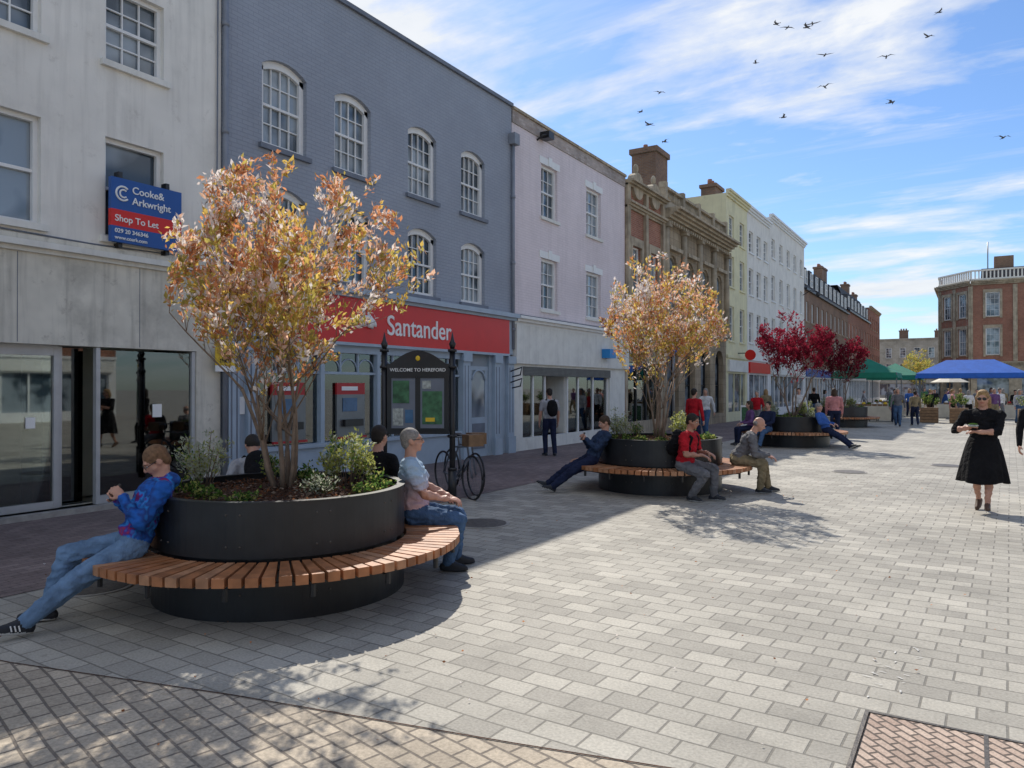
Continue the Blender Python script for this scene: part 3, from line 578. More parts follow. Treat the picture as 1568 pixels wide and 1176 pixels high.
def tree(name,loc,H,rad,zc0,stems,mats,wtop,wbot,nl,lsize,seed,rstem=.022,fork=3,cx=0,cy=0,keep=.6):
    random.seed(seed); G=Grp(name,loc); twigs=[]
    zc=zc0+(H-zc0)*.46; hz=(H-zc0)/2
    lob=[(random.uniform(0,6.28),random.uniform(-.7,.9),random.uniform(-.32,.14)) for _ in range(12)]
    def inside(p):
        x,y=p.x-cx,p.y-cy; q=(x**2+y**2)/rad**2+((p.z-zc)/hz)**2
        a=math.atan2(y,x); zz=(p.z-zc)/hz; m=1
        for la,lz,lw in lob: m+=lw*math.exp(-((math.remainder(a-la,2*math.pi))/.5)**2-((zz-lz)/.4)**2)
        return q/(m*m)
    def grow(p,d,L,r,lev):
        n=4; pts=[p.copy()];rs=[r]; base=d.copy()
        for i in range(n):
            d=(d+Vector((random.gauss(0,.09),random.gauss(0,.09),random.gauss(.03,.06)))).normalized(); q=p+d*L/n
            if lev>0 and inside(q)>1.05:
                if inside(q)>inside(p):
                    d=(d*.5+(Vector((cx,cy,zc))-p).normalized()*.5+Vector((random.gauss(0,.2),random.gauss(0,.2),.15))).normalized(); q=p+d*L/n*.6
            p=q; pts.append(p.copy()); rs.append(r*(1-.45*(i+1)/n))
        G.tube('branches' if lev else 'stems','bark',pts,rs,7 if lev<2 else 4)
        if lev>=2 and random.random()<keep: twigs.append((pts,lev))
        if lev<4:
            k=fork if lev<3 else 2
            if lev==1: k+=1
            for j in range(k):
                a=random.uniform(0,6.28); x,y,_=frame(d); sp=random.uniform(.35,.9)
                nd=(d*math.cos(sp)+(x*math.cos(a)+y*math.sin(a))*math.sin(sp)); nd.z+= .10; nd.normalize()
                st=pts[-1] if j==0 else pts[random.randint(2,4)]
                grow(st,nd,L*random.uniform(.55,.8) if lev else hz*.8*random.uniform(.7,1.1),rs[-1]*.75,lev+1)
    for i in range(stems):
        a=2*math.pi*i/stems+random.uniform(-.3,.3); tl=random.uniform(.06,.40)
        d=Vector((math.cos(a)*math.sin(tl),math.sin(a)*math.sin(tl),math.cos(tl)))
        p=Vector((math.cos(a)*.06,math.sin(a)*.06,0)); grow(p,d,(zc0+hz*.15)*random.uniform(.8,1.05),rstem*random.uniform(.7,1.15),0)
    tw=[t for t in twigs if inside(t[0][-1])<1.35 and t[0][-1].z>zc0-.3]
    P=[];D=[];MI=[]; per=nl/max(1,len(tw)); sc=lsize/.05
    for pts,lev in tw:
        p=pts[-1]; t=min(1,max(0,(p.z-zc0)/(H-zc0)+random.gauss(0,.15))); ww=[a*t+b_*(1-t) for a,b_ in zip(wtop,wbot)]
        mi=random.choices(range(len(mats)),ww)[0]
        k=max(2,int(random.gauss(per,per*.5))); dd=(pts[-1]-pts[-2]).normalized()
        for q in range(k):
            u=random.random()**.6*3.999; i=int(u); b0=pts[i].lerp(pts[i+1],u-i)
            v=Vector((random.gauss(0,1),random.gauss(0,1),random.gauss(.35,.9)))
            P.append(b0+Vector((random.gauss(0,.02),random.gauss(0,.02),random.gauss(.01,.02)))*sc); D.append((v.normalized()+dd*.8+Vector((0,0,.25))))
            MI.append(mi if random.random()<.6 else random.choices(range(len(mats)),ww)[0])
    leaves(G,'foliage',P,D,lsize,mats,MI)
    G.finish(); print(name,len(P),len(tw)); return G
AM=['leaf_copper','leaf_peach','leaf_olive','blossom','leaf_brown','leaf_gold']; WT=[.26,.28,.08,.26,.03,.10]; WB=[.14,.12,.28,.16,.04,.30]
PL=[(-5.22,4.62),(-4.70,12.6),(-4.72,24.1),(-5.1,37.0)]
tree('amelanchier_tree',(PL[0][0],PL[0][1],.8),3.15,1.14,1.0,8,AM,WT,WB,15500,.060,3,cx=.12,cy=.07,rstem=.024)
tree('amelanchier_tree',(PL[1][0],PL[1][1],.8),3.45,1.12,1.1,8,AM,WT,WB,12000,.068,8,rstem=.024)
RM=['leaf_red','leaf_red2']
tree('red_maple_tree',(PL[2][0],PL[2][1],.8),3.5,1.05,1.2,5,RM,[.7,.3],[.5,.5],6500,.095,5,rstem=.03)
tree('red_maple_tree',(PL[3][0],PL[3][1],.8),3.7,1.1,1.3,5,RM,[.45,.55],[.3,.7],4500,.12,6,rstem=.03)
def shrub(G,part,c,r,h,mats,wts,n,ls,stems=14,aspect=.4):
    P=[];D=[];MI=[]
    for i in range(stems):
        a=random.uniform(0,6.28); q=math.sqrt(random.random())*r; tip=Vector((c[0]+q*math.cos(a),c[1]+q*math.sin(a),c[2]+h*random.uniform(.55,1.05)*(1-.35*(q/r)**2)))
        b_=Vector((c[0]+q*.3*math.cos(a),c[1]+q*.3*math.sin(a),c[2])); G.tube(part+'_stems','bark',[b_,(b_+tip)/2+Vector((0,0,.03)),tip],[.006,.005,.003],4)
        for k in range(n//stems):
            t=random.uniform(.25,1)**.7; p=b_.lerp(tip,t)+Vector((random.gauss(0,.03),random.gauss(0,.03),random.gauss(0,.02)))
            P.append(p); v=(tip-b_).normalized()*.6+Vector((random.gauss(0,1),random.gauss(0,1),random.gauss(.3,.6))); D.append(v); MI.append(random.choices(range(len(mats)),wts)[0])
    leaves(G,part,P,D,ls,mats,MI,aspect)
# ------------------------------------------------------------ planters
def planter(loc,near):
    G=Grp('round_planter_bench',(loc[0],loc[1],0)); ns=88
    ring(G,'lower_drum','planter_metal',(0,0),.98,1.06,0,.36,96); ring(G,'upper_drum','planter_metal',(0,0),1.03,1.065,.47,.885,96)
    ring(G,'rim_lip','planter_metal',(0,0),1.0,1.072,.885,.895,96); ring(G,'neck','black_metal',(0,0),.9,1.0,.36,.47,64)
    for i in range(ns):
        a=2*math.pi*i/ns; ca,sa=math.cos(a),math.sin(a); r0,r1=1.085,1.56+random.uniform(-.004,.004); w0,w1=.029,.0435
        z0,z1=.385+random.uniform(-.002,.002),.452+random.uniform(-.002,.002)
        V=[]
        for z in (z0,z1):
            for r,w in ((r0,-w0),(r1,-w1),(r1,w1),(r0,w0)): V.append((r*ca-w*sa,r*sa+w*ca,z))
        wd=random.random()<.6
        G.add('bench_slats_a' if wd else 'bench_slats_b','wood' if wd else 'wood2',V,[(0,3,2,1),(4,5,6,7),(0,1,5,4),(1,2,6,5),(2,3,7,6),(3,0,4,7)])
    for i in range(16):
        a=2*math.pi*(i+.5)/16; d=Vector((math.cos(a),math.sin(a),0)); n=Vector((-d.y,d.x,0))*.02
        p0=d*1.0; p1=d*1.5
        V=[p0-n+Vector((0,0,.30)),p1-n+Vector((0,0,.355)),p1-n+Vector((0,0,.383)),p0-n+Vector((0,0,.383)),p0+n+Vector((0,0,.30)),p1+n+Vector((0,0,.355)),p1+n+Vector((0,0,.383)),p0+n+Vector((0,0,.383))]
        G.add('support_brackets','black_metal',V,[(0,1,2,3),(7,6,5,4),(0,4,5,1),(1,5,6,2),(3,2,6,7)])
        q=d*1.50; 
        G.add('bracket_feet','black_metal',*tubevf([q+Vector((0,0,.28)),q+Vector((0,0,.37))],[.02,.02],6))
    ring(G,'support_ring','black_metal',(0,0),1.42,1.46,.355,.384,64)
    if near:
        for i in range(10):
            a=2*math.pi*(i+.3)/10
            for da in (-.05,.05):
                for z in (.56,.8,): 
                    p=Vector((math.cos(a+da)*1.065,math.sin(a+da)*1.065,z)); G.ell('bolts','steel',p,(.009,.009,.009))
                p=Vector((math.cos(a+da)*1.06,math.sin(a+da)*1.06,.2)); G.ell('bolts','steel',p,(.009,.009,.009))
        for i in range(5):
            a=2*math.pi*(i+.3)/5; p=Vector((math.cos(a),math.sin(a),0))*1.0665; n=Vector((-p.y,p.x,0)).normalized()*.002
            G.add('panel_seams','black_metal',[p-n+Vector((0,0,.48)),p+n+Vector((0,0,.48)),p+n+Vector((0,0,.88)),p-n+Vector((0,0,.88))],[(0,1,2,3)])
    V=[(0,0,.86)];F=[];nr=10;na=48
    for j in range(1,nr+1):
        for k in range(na):
            a=2*math.pi*k/na; r=1.03*j/nr; V.append((r*math.cos(a),r*math.sin(a),.80+.06*(1-(j/nr)**2)+random.uniform(-.012,.012)))
    for k in range(na): F.append((0,1+k,1+(k+1)%na))
    for j in range(nr-1):
        for k in range(na): a=1+j*na+k;b_=1+j*na+(k+1)%na; F.append((a,a+na,b_+na,b_))
    G.add('soil_mulch','mulch',V,F)
    if near:
        P=[];D=[]
        for i in range(2500):
            a=random.uniform(0,6.28); r=1.0*math.sqrt(random.random()); P.append((r*math.cos(a),r*math.sin(a),.83+.05*(1-r*r)+random.uniform(0,.012))); D.append((random.gauss(0,1),random.gauss(0,1),random.gauss(0,.25)))
        leaves(G,'bark_chips',P,D,.04,['mulch','leaf_brown','bark'],[random.choice((0,0,1,2)) for _ in P],.5)
    G.finish()
    S=Grp('planter_shrubs',(loc[0],loc[1],.84))
    fw=Vector((-.523,.852)); rt=Vector((.852,.523))
    def at(l,d): q=fw*d+rt*l; return (q.x,q.y,0)
    shrub(S,'silver_shrub',at(-.72,.02),.24,.54,['leaf_silver','leaf_lime','leaf_green'],[.7,.2,.1],1300,.042,18)
    shrub(S,'lime_shrub',at(.52,.25),.27,.54,['leaf_lime','leaf_silver','leaf_green'],[.65,.2,.15],1300,.048,18)
    shrub(S,'heather',at(.42,-.35),.15,.2,['leaf_silver','leaf_dk'],[.6,.4],600,.03)
    for (l,d,h) in ((-.45,-.62,.10),(-.1,-.72,.07),(.78,-.3,.12),(.85,.05,.12),(-.62,-.3,.12),(.1,.5,.2),(-.3,.6,.3),(-.9,-.15,.14)):
        shrub(S,'ground_cover',at(l,d),.12,h,['leaf_green','leaf_lime','leaf_dk'],[.5,.3,.2],240,.036,stems=8,aspect=.6)
    S.finish()
for i,p in enumerate(PL): planter(p,i<2)

# ------------------------------------------------------------ people
def remesh(V,F,vox,sm,it):
    me=bpy.data.meshes.new('t'); me.from_pydata([tuple(v) for v in V],[],F); me.update()
    o=bpy.data.objects.new('t',me); COL.objects.link(o)
    r=o.modifiers.new('r','REMESH'); r.mode='VOXEL'; r.voxel_size=vox; r.adaptivity=0
    s=o.modifiers.new('s','SMOOTH'); s.factor=sm; s.iterations=it
    dg=bpy.context.evaluated_depsgraph_get(); dg.update()
    out=bpy.data.meshes.new_from_object(o.evaluated_get(dg)); bpy.data.objects.remove(o); bpy.data.meshes.remove(me)
    return out
def ik(a,c,l1,l2,pole):
    a=Vector(a);c=Vector(c);pole=Vector(pole); d=(c-a).length
    if d>l1+l2-.004: c=a+(c-a)*((l1+l2-.004)/d); d=(c-a).length
    n=(c-a)/d; x=(l1*l1-l2*l2+d*d)/(2*d); h=math.sqrt(max(l1*l1-x*x,0)); p=(pole-n*pole.dot(n)).normalized(); return a+n*x+p*h,c
def rotv(v,axis,ang): return Matrix.Rotation(ang,3,axis)@v
def person(name,loc,face,s=1,pelvis=(0,0,.93),lean=0,feet=((-.1,0,.08),(.1,0,.08)),fdir=((-.15,1,0),(.15,1,0)),hands=((-.26,.08,.80),(.26,.08,.80)),
           hdir=None,curl=.5,kpole=((-.1,1,.3),(.1,1,.3)),epole=((-.7,-.8,-.3),(.7,-.8,-.3)),pitch=0,yaw=0,top='grey',sleeve='long',bottom='jeans',shoe='shoe_dark',sole='sole_white',hair='hair_brown',hairstyle='short',
           skin='skin',fat=1.0,pack=None,vox=.012,dress=False,glasses=None,phone=False,roll=0,neckf=.35,bulk=1.0,hood=False,stripes=False):
    G=Grp(name,(loc[0],loc[1],0 if len(loc)<3 else loc[2]),math.atan2(-face[0],face[1]),scale=s)
    prims=[]
    def cap(a,b_,r0,r1,l): prims.append(('c',Vector(a),Vector(b_),r0,r1,l))
    def ell(c,R,r,l): prims.append(('e',Vector(c),R,r,l))
    X=Vector((1,0,0)); lean=math.radians(lean); up=Vector((0,math.sin(lean),math.cos(lean))); fw=Vector((0,math.cos(lean),-math.sin(lean)))
    pv=Vector(pelvis); RT=(X,fw,up); f=fat; k_=bulk
    ell(pv+up*.02,RT,(.165*f,.115*f,.125),'bottom' if not dress else 'top'); ell(pv+up*.17,RT,(.15*f,.108*f,.15),'top'); ell(pv+up*.26+fw*.015,RT,(.158*f,.115*f,.16),'top')
    ell(pv+up*.36,RT,(.175*f,.120*k_,.17),'top'); ell(pv+up*.455-fw*.01,RT,(.185*f,.09*k_,.085),'top'); ell(pv+up*.07,RT,(.168*f,.124*f,.09),'top')
    nb=pv+up*.53-fw*.01
    nl=lean*neckf if lean<0 else lean*.7
    nd=Vector((0,math.sin(nl+.12),math.cos(nl+.12)))
    cap(nb-up*.06,nb+nd*.09,.062,.054,'skin')
    if hood: ell(nb-fw*.05+up*.01,RT,(.12,.075,.06),'top'); cap(nb+X*.08-up*.02,nb+fw*.07-up*.06,.035,.03,'top'); cap(nb-X*.08-up*.02,nb+fw*.07-up*.06,.035,.03,'top')
    hu=rotv(Vector((0,math.sin(nl),math.cos(nl))),X,-math.radians(pitch)*1.0); hf=rotv(hu,X,-math.pi/2)
    hr=X.copy()
    if yaw:
        hf=rotv(hf,hu,math.radians(yaw)); hr=rotv(hr,hu,math.radians(yaw))
    if roll: hu=rotv(hu,hf,math.radians(roll)); hr=rotv(hr,hf,math.radians(roll))
    hc=nb+nd*.10+hu*.07+hf*.015
    RH=(hr,hf,hu)
    def hp(x,y,z): return hc+hr*x+hf*y+hu*z
    ell(hp(0,-.01,.02),RH,(.074,.092,.088),'skin'); ell(hp(0,.022,-.038),RH,(.059,.072,.08),'skin'); ell(hp(0,.062,-.095),RH,(.028,.026,.022),'skin')
    cap(hp(0,.088,.008),hp(0,.110,-.028),.009,.014,'skin'); cap(hp(-.012,.095,-.034),hp(.012,.095,-.034),.009,.009,'skin'); ell(hp(0,.078,.022),RH,(.05,.016,.012),'skin')
    for sx in (-1,1): ell(hp(sx*.074,-.008,-.015),RH,(.011,.022,.032),'skin'); cap(hp(sx*.035,.05,-.03),hp(sx*.045,.045,-.04),.024,.022,'skin')
    cap(hp(-.02,.087,-.062),hp(.02,.087,-.062),.008,.008,'lips')
    if hairstyle in('short','long'):
        ell(hp(0,-.02,.030),RH,(.083,.098,.09),'hair'); ell(hp(0,-.06,-.02),RH,(.068,.05,.07),'hair')
    if hairstyle=='bald': ell(hp(0,-.05,-.01),RH,(.078,.055,.05),'hair')
    if hairstyle=='long':
        ell(hp(0,-.06,-.07),RH,(.085,.06,.12),'hair'); cap(hp(-.075,-.02,.0),hp(-.085,-.01,-.13),.028,.022,'hair'); cap(hp(.075,-.02,0),hp(.085,-.01,-.13),.028,.022,'hair'); ell(hp(0,.03,.085),RH,(.06,.05,.03),'hair')
    H=[]
    for i,sx in enumerate((-1,1)):
        sh=pv+up*.455+X*sx*.185*max(1,f*.97); cap(nb-up*.045,sh+up*.012,.056,.054,'top')
        el,wr=ik(sh,hands[i],.285,.25,epole[i])
        if sleeve=='long': cap(sh,el,.064*k_,.054*k_,'top'); cap(el,wr,.054*k_,.038*k_,'top')
        elif sleeve=='elbow': cap(sh,el,.064,.056,'top'); cap(el,el.lerp(wr,.15),.058,.056,'top'); cap(el,el.lerp(wr,.4),.046,.042,'skin'); cap(el.lerp(wr,.4),wr,.042,.027,'skin')
        else:
            cap(sh,sh.lerp(el,.66),.068*k_,.063*k_,'top'); cap(sh,el,.05,.044,'skin'); cap(el,el.lerp(wr,.4),.045,.042,'skin'); cap(el.lerp(wr,.4),wr,.042,.028,'skin')
        H.append((el,wr,sx))
    for i,sx in enumerate((-1,1)):
        hp_=pv+Vector((sx*.088*f,0,-.015)); kn,an=ik(hp_,feet[i],.43,.415,kpole[i])
        if bottom=='bare' or dress:
            cap(hp_,kn,.085,.055,'skin'); cap(kn,kn.lerp(an,.35),.054,.054,'skin'); cap(kn.lerp(an,.35),an,.054,.034,'skin')
        else:
            cap(hp_,kn,.096*f,.072*k_,'bottom'); cap(kn,kn.lerp(an,.4),.071*k_,.066*k_,'bottom'); cap(kn.lerp(an,.4),an+(kn-an).normalized()*.02,.066*k_,.058,'bottom'); cap(kn,an,.05,.038,'skin')
        fd=Vector(fdir[i]).normalized(); fu=(Vector((0,0,1))-fd*fd.z).normalized(); fr=fd.cross(fu)
        heel=an-fd*.045-fu*.035; ball=an+fd*.11-fu*.042; toe=an+fd*.165-fu*.046
        cap(an-fu*.01,heel,.036,.038,'shoe'); cap(an,ball,.042,.036,'shoe'); cap(ball,toe,.038,.028,'shoe'); cap(heel,ball,.038,.04,'shoe')
        ell(an+fd*.06-fu*.066,(fr,fd,fu),(.044,.145,.014),'sole')
        if stripes:
            for k in range(3):
                for q in (-1,1): 
                    c=an+fd*(.035+.026*k)-fu*.03+fr*q*.0405; G.add('shoe_stripes','white_sign',*tubevf([c-fu*.02-fd*.008,c+fu*.018+fd*.008],[.005,.005],5))
    if pack:
        ell(pv+up*.30-fw*.2,RT,(.15,.095,.22),'pack'); ell(pv+up*.22-fw*.27,RT,(.12,.06,.13),'pack'); ell(pv+up*.4-fw*.19,RT,(.13,.09,.12),'pack')
        for sx in (-1,1): cap(pv+up*.52-fw*.05+X*sx*.11,pv+up*.45+fw*.1+X*sx*.12,.022,.02,'pack'); cap(pv+up*.45+fw*.1+X*sx*.12,pv+up*.25+fw*.1+X*sx*.14,.02,.02,'pack')
    V=[];F=[]
    for p in prims:
        v,ff=(capvf(*p[1:5],n=14) if p[0]=='c' else ellvf(p[1],p[2],p[3],16,10)); o=len(V); V+=v; F+=[tuple(i+o for i in q) for q in ff]
    me=remesh(V,F,vox,.5,2)
    n=len(me.polygons); C=np.empty(n*3,np.float32); me.polygons.foreach_get('center',C); C=C.reshape(-1,3)
    if vox<.015:
        nv=len(me.vertices); co=np.empty(nv*3,np.float32); me.vertices.foreach_get('co',co); co=co.reshape(-1,3); no=np.empty(nv*3,np.float32); me.vertices.foreach_get('normal',no); no=no.reshape(-1,3)
        dsp=np.array([1-2*abs(mn.noise(Vector((c[0]*9,c[1]*9,c[2]*15))))-.6+.5*mn.noise(Vector((c[0]*24,c[1]*24,c[2]*36))) for c in co]); 
        hd=np.linalg.norm(co-np.array(list(hc)),axis=1); w=np.clip((hd-.17)/.08,0,1)*np.clip((co[:,2]-.12)/.1,0,1)
        co+=no*(dsp*w*.014)[:,None]; me.vertices.foreach_set('co',co.ravel().astype(np.float32)); me.update()
    mats={'top':top,'bottom':bottom if bottom!='bare' else skin,'skin':skin,'lips':'lips' if vox<.016 else skin,'shoe':shoe,'sole':sole,'hair':hair,'pack':pack or 'black'}
    labs=list(mats); me.materials.clear()
    for l in labs: me.materials.append(M[mats[l]])
    best=np.full(n,1e9); idx=np.zeros(n,np.int32)
    for p in prims:
        if p[0]=='c':
            a=np.array(p[1]);b_=np.array(p[2]);ab=b_-a;L=max(ab@ab,1e-9);t=np.clip((C-a)@ab/L,0,1); d=np.linalg.norm(C-a-t[:,None]*ab,axis=1)-(p[3]+(p[4]-p[3])*t)
        else:
            R=np.array([list(q) for q in p[2]]); q=(C-np.array(p[1]))@R.T; r=np.array(p[3]); k=np.linalg.norm(q/r,axis=1); d=(k-1)*np.linalg.norm(q,axis=1)/np.maximum(k,1e-6)
        w=d<best; best[w]=d[w]; idx[w]=labs.index(p[-1])
    me.polygons.foreach_set('material_index',idx); me.polygons.foreach_set('use_smooth',[True]*n); G.obj('body',me)
    hv=[];hf_=[]
    def hc_(a,b_,r0,r1): 
        v,ff=capvf(a,b_,r0,r1,8,2); o=len(hv); hv.extend(v); hf_.extend(tuple(i+o for i in q) for q in ff)
    ends=[]
    for i,(el,wr,sx) in enumerate(H):
        fa=(wr-el).normalized(); d=fa if hdir is None or hdir[i] is None else Vector(hdir[i]).normalized()
        n=(-X*sx if abs(d.z)>.6 else Vector((0,0,-1))); n=(n-d*n.dot(d)).normalized(); sd=d.cross(n)*(1 if sx<0 else -1)
        if abs(d.z)>.6 and sd.y<0: sd=-sd
        elif abs(d.z)<=.6 and sd.x*sx>0: sd=-sd
        w0=wr+d*.015; v,ff=ellvf(w0+d*.048,(sd,n,d),(.041,.017,.052),10,7); o=len(hv); hv+=v; hf_+=[tuple(k+o for k in q) for q in ff]
        hc_(wr-fa*.03,w0+d*.02,.027,.024)
        for k,(off,L) in enumerate(((.030,.070),(.010,.079),(-.010,.073),(-.029,.058))):
            p=w0+d*(.088-.006*abs(k-1))+sd*off; dd=d.copy(); ax=d.cross(n).normalized()
            for q in range(3):
                dd=rotv(dd,ax,curl*(.7 if q==0 else .9)); p2=p+dd*L*(.45,.3,.25)[q]; hc_(p,p2,.0092-.0008*q,.0088-.0008*q); p=p2
        tb=w0+d*.02+sd*.026; t1=tb+(d*.55+sd*.65+n*.35).normalized()*.042; t2=t1+(d*.85+sd*.1+n*.45).normalized()*.032; hc_(tb,t1,.014,.011); hc_(t1,t2,.011,.009)
        ends.append(w0+d*.08+n*.03)
    hm=remesh(hv,hf_,.0045 if vox<.016 else .008,.4,1); hm.materials.clear(); hm.materials.append(M[skin]); hm.polygons.foreach_set('use_smooth',[True]*len(hm.polygons)); G.obj('hands',hm)
    if vox<.02:
        for sx in (-1,1):
            G.ell('eyes','eyew',hp(sx*.029,.081,-.002),(.012,.009,.007),RH); G.ell('irises','eye',hp(sx*.029,.0885,-.002),(.0055,.004,.0055),RH)
            G.add('eyebrows',hair if hairstyle!='bald' else 'hair_grey',*capvf(hp(sx*.015,.094,.02),hp(sx*.043,.085,.022),.0035,.003,6,2))
    if glasses:
        for sx in (-1,1):
            c=hp(sx*.031,.1,-.002)
            if glasses=='sun': G.ell('sunglasses','black_metal',c,(.028,.006,.021),RH)
            else: G.tube('glasses','black_metal',[c+hr*(.024*math.cos(a))+hu*(.018*math.sin(a)) for a in np.linspace(0,2*math.pi,15)],.0022,5)
            G.tube('glasses_arms','black_metal',[hp(sx*.056,.096,.002),hp(sx*.078,.0,.002)],.003,5)
    if phone:
        p=(ends[0]+ends[1])/2 if phone=='both' else ends[1]
        u=(Vector((0,-.5,.85))).normalized(); x=Vector((1,0,0)); y=u.cross(x)
        V=[p+x*a*.037+y*b_*.005+u*c*.072 for c in (-1,1) for a,b_ in ((-1,-1),(1,-1),(1,1),(-1,1))]
        G.add('mobile_phone','black_metal',V,[(0,3,2,1),(4,5,6,7),(0,1,5,4),(1,2,6,5),(2,3,7,6),(3,0,4,7)])
    if dress:
        V=[];F=[];n=56;rows=10
        for j in range(rows+1):
            t=j/rows; z=pv.z+.14-t*.66; r=.165+.15*t**.65
            for k in range(n):
                a=2*math.pi*k/n; rr=r*(1+.07*t*math.sin(6*a+1.3)+.04*t*math.sin(13*a)); V.append((rr*math.cos(a),rr*.82*math.sin(a)+.03*t,z+.02*t*math.sin(3*a)))
        for j in range(rows):
            for k in range(n): a=j*n+k;b_=j*n+(k+1)%n; F.append((a,a+n,b_+n,b_))
        G.add('skirt',top,V,F,smooth=True)
    return G,ends
def sit(name,loc,face,**k):
    d=dict(pelvis=(0,0,.55),feet=((-.12,.42,.08),(.12,.42,.08)),hands=((-.14,.28,.68),(.14,.28,.68)),hdir=((.1,1,-.35),(-.1,1,-.35)),lean=-3); d.update(k)
    g,e=person(name,loc,face,**d); g.finish()
sit('seated_man',(-5.58,3.44),(-.40,-.92),lean=-24,pitch=38,neckf=.1,feet=((-.20,.74,.085),(.14,.56,.085)),fdir=((-.3,1,.2),(.3,1,.05)),hands=((-.05,.07,.90),(.11,.08,.87)),hdir=((.45,.45,.6),(-.35,.45,.6)),phone='both',curl=.8,
    kpole=((-.3,.6,1),(.3,.6,1)),epole=((-1,-.5,-1.2),(1,-.5,-1.2)),top='tiedye',bottom='jeans_light',hair='hair_ginger',glasses='clear',vox=.01,shoe='shoe_dark',fat=1.1,bulk=1.14,hood=True,stripes=True)
sit('seated_man',(-4.62,5.72),(.80,.60),lean=-4,pitch=-2,feet=((-.12,.40,.08),(.14,.32,.08)),hands=((-.08,.33,.68),(.12,.30,.69)),hdir=((.5,1,-.3),(-.5,1,-.3)),top='dipdye',sleeve='short',bottom='jeans',hair='hair_grey',vox=.01,fat=1.18,bulk=1.12,glasses='clear',sole='shoe_dark')
sit('seated_person',(-5.35,5.95),(-.1,1),lean=8,top='black',bottom='navy',hair='hair_dark',vox=.016)
sit('seated_person',(-6.3,5.25),(-.85,.5),lean=30,top='lightgrey',bottom='jeans',hair='hair_dark',pack='black',vox=.016,pitch=35)
g,e=person('standing_man',(-9.3,17.0),(-.75,.66),top='lightgrey',sleeve='short',bottom='navy',hair='hair_dark',pack='black',vox=.016,feet=((-.09,.05,.08),(.1,-.12,.08)),pitch=12); g.finish()
sit('reclining_man',(-5.55,11.62),(-.72,-.69),lean=-30,pitch=28,neckf=.2,feet=((-.12,.74,.085),(.14,.80,.085)),fdir=((-.2,1,.4),(.2,1,.5)),hands=((-.04,.10,.88),(.07,.10,.88)),hdir=((.4,.5,.5),(-.4,.5,.5)),phone='both',curl=.8,top='darkblue',bottom='navy',hair='hair_brown',vox=.014,epole=((-1,-.5,-1.2),(1,-.5,-1.2)),bulk=1.1,fat=1.05)
sit('seated_man',(-3.88,11.52),(.93,-.1),lean=10,pitch=8,feet=((-.14,.42,.08),(.16,.18,.08)),hands=((-.10,.34,.74),(.12,.34,.72)),top='red',sleeve='short',bottom='grey',hair='hair_dark',pack='black',vox=.0125,skin='skin2',fat=1.12,bulk=1.08)
sit('seated_man',(-3.42,12.85),(.97,.2),lean=32,pitch=5,feet=((-.14,.50,.08),(.14,.38,.08)),hands=((-.06,.50,.62),(.08,.50,.62)),top='grey',bottom='khaki',hair='hair_grey',hairstyle='bald',vox=.014,fat=1.1,bulk=1.1)
g,e=person('standing_man',(-6.6,20.4),(.3,1),top='red',bottom='navy',hair='hair_dark',vox=.018); g.finish()
sit('seated_person',(-5.75,23.3),(-.8,-.5),lean=5,top='purple',bottom='navy',hair='hair_brown',hairstyle='long',vox=.018)
sit('seated_person',(-5.2,22.85),(-.3,-.95),lean=-10,top='navy',bottom='jeans',hair='hair_dark',vox=.018,feet=((-.12,.6,.08),(.12,.65,.08)))
sit('reclining_man',(-3.62,23.3),(.95,-.25),lean=-25,pitch=5,top='blue',bottom='navy',hair='hair_grey',vox=.018,feet=((-.12,.75,.085),(.14,.8,.085)),fdir=((-.2,1,.4),(.2,1,.5)),hands=((-.14,.15,.72),(.14,.15,.72)))
g,e=person('standing_woman',(-4.1,28),(-.2,1),top='pink',bottom='navy',hair='hair_brown',hairstyle='long',vox=.02,fat=1.15); g.finish()
g,e=person('walking_woman',(.12,12.57),(-.12,-1),s=.98,pelvis=(0,0,.95),feet=((-.07,.20,.10),(.08,-.22,.14)),fdir=((-.1,1,.15),(.1,1,-.45)),hands=((.02,.27,1.16),(.14,.25,1.22)),hdir=((.9,.4,.1),(-.5,.7,.3)),epole=((-1,-.1,-.9),(1,-.1,-.9)),curl=.5,
    top='black',sleeve='elbow',dress=True,bottom='bare',shoe='shoe_brown',sole='shoe_brown',hair='hair_blond',hairstyle='long',glasses='sun',fat=1.22,vox=.012,pitch=10,bulk=1.1)
p=e[1]+Vector((0,.03,.03)); g.ell('food_wrap','paper',p,(.07,.04,.022)); g.ell('food_green','leaf_green',p+Vector((0,0,.015)),(.06,.033,.02)); g.finish()
def walker(x,y,f,i,**k):
    st=random.uniform(.1,.24); tops=['black','navy','grey','red','white','blue','green','pink','purple','khaki','lightgrey']; bots=['jeans','navy','black','grey','khaki']
    d=dict(feet=((-.09,st,.09),(.09,-st,.12)),pelvis=(0,0,.90),hands=((-.27,-st*.8,.82),(.27,st*.9,.84)),top=random.choice(tops),bottom=random.choice(bots),hair=random.choice(['hair_dark','hair_brown','hair_grey','hair_blond']),hairstyle=random.choice(['short','long','short']),vox=.024,s=random.uniform(.92,1.04)); d.update(k)
    g,e=person('pedestrian',(x,y),f,**d); g.finish()
random.seed(5)
walker(.86,14.2,(.1,-1),0,top='black',bottom='black',vox=.015)
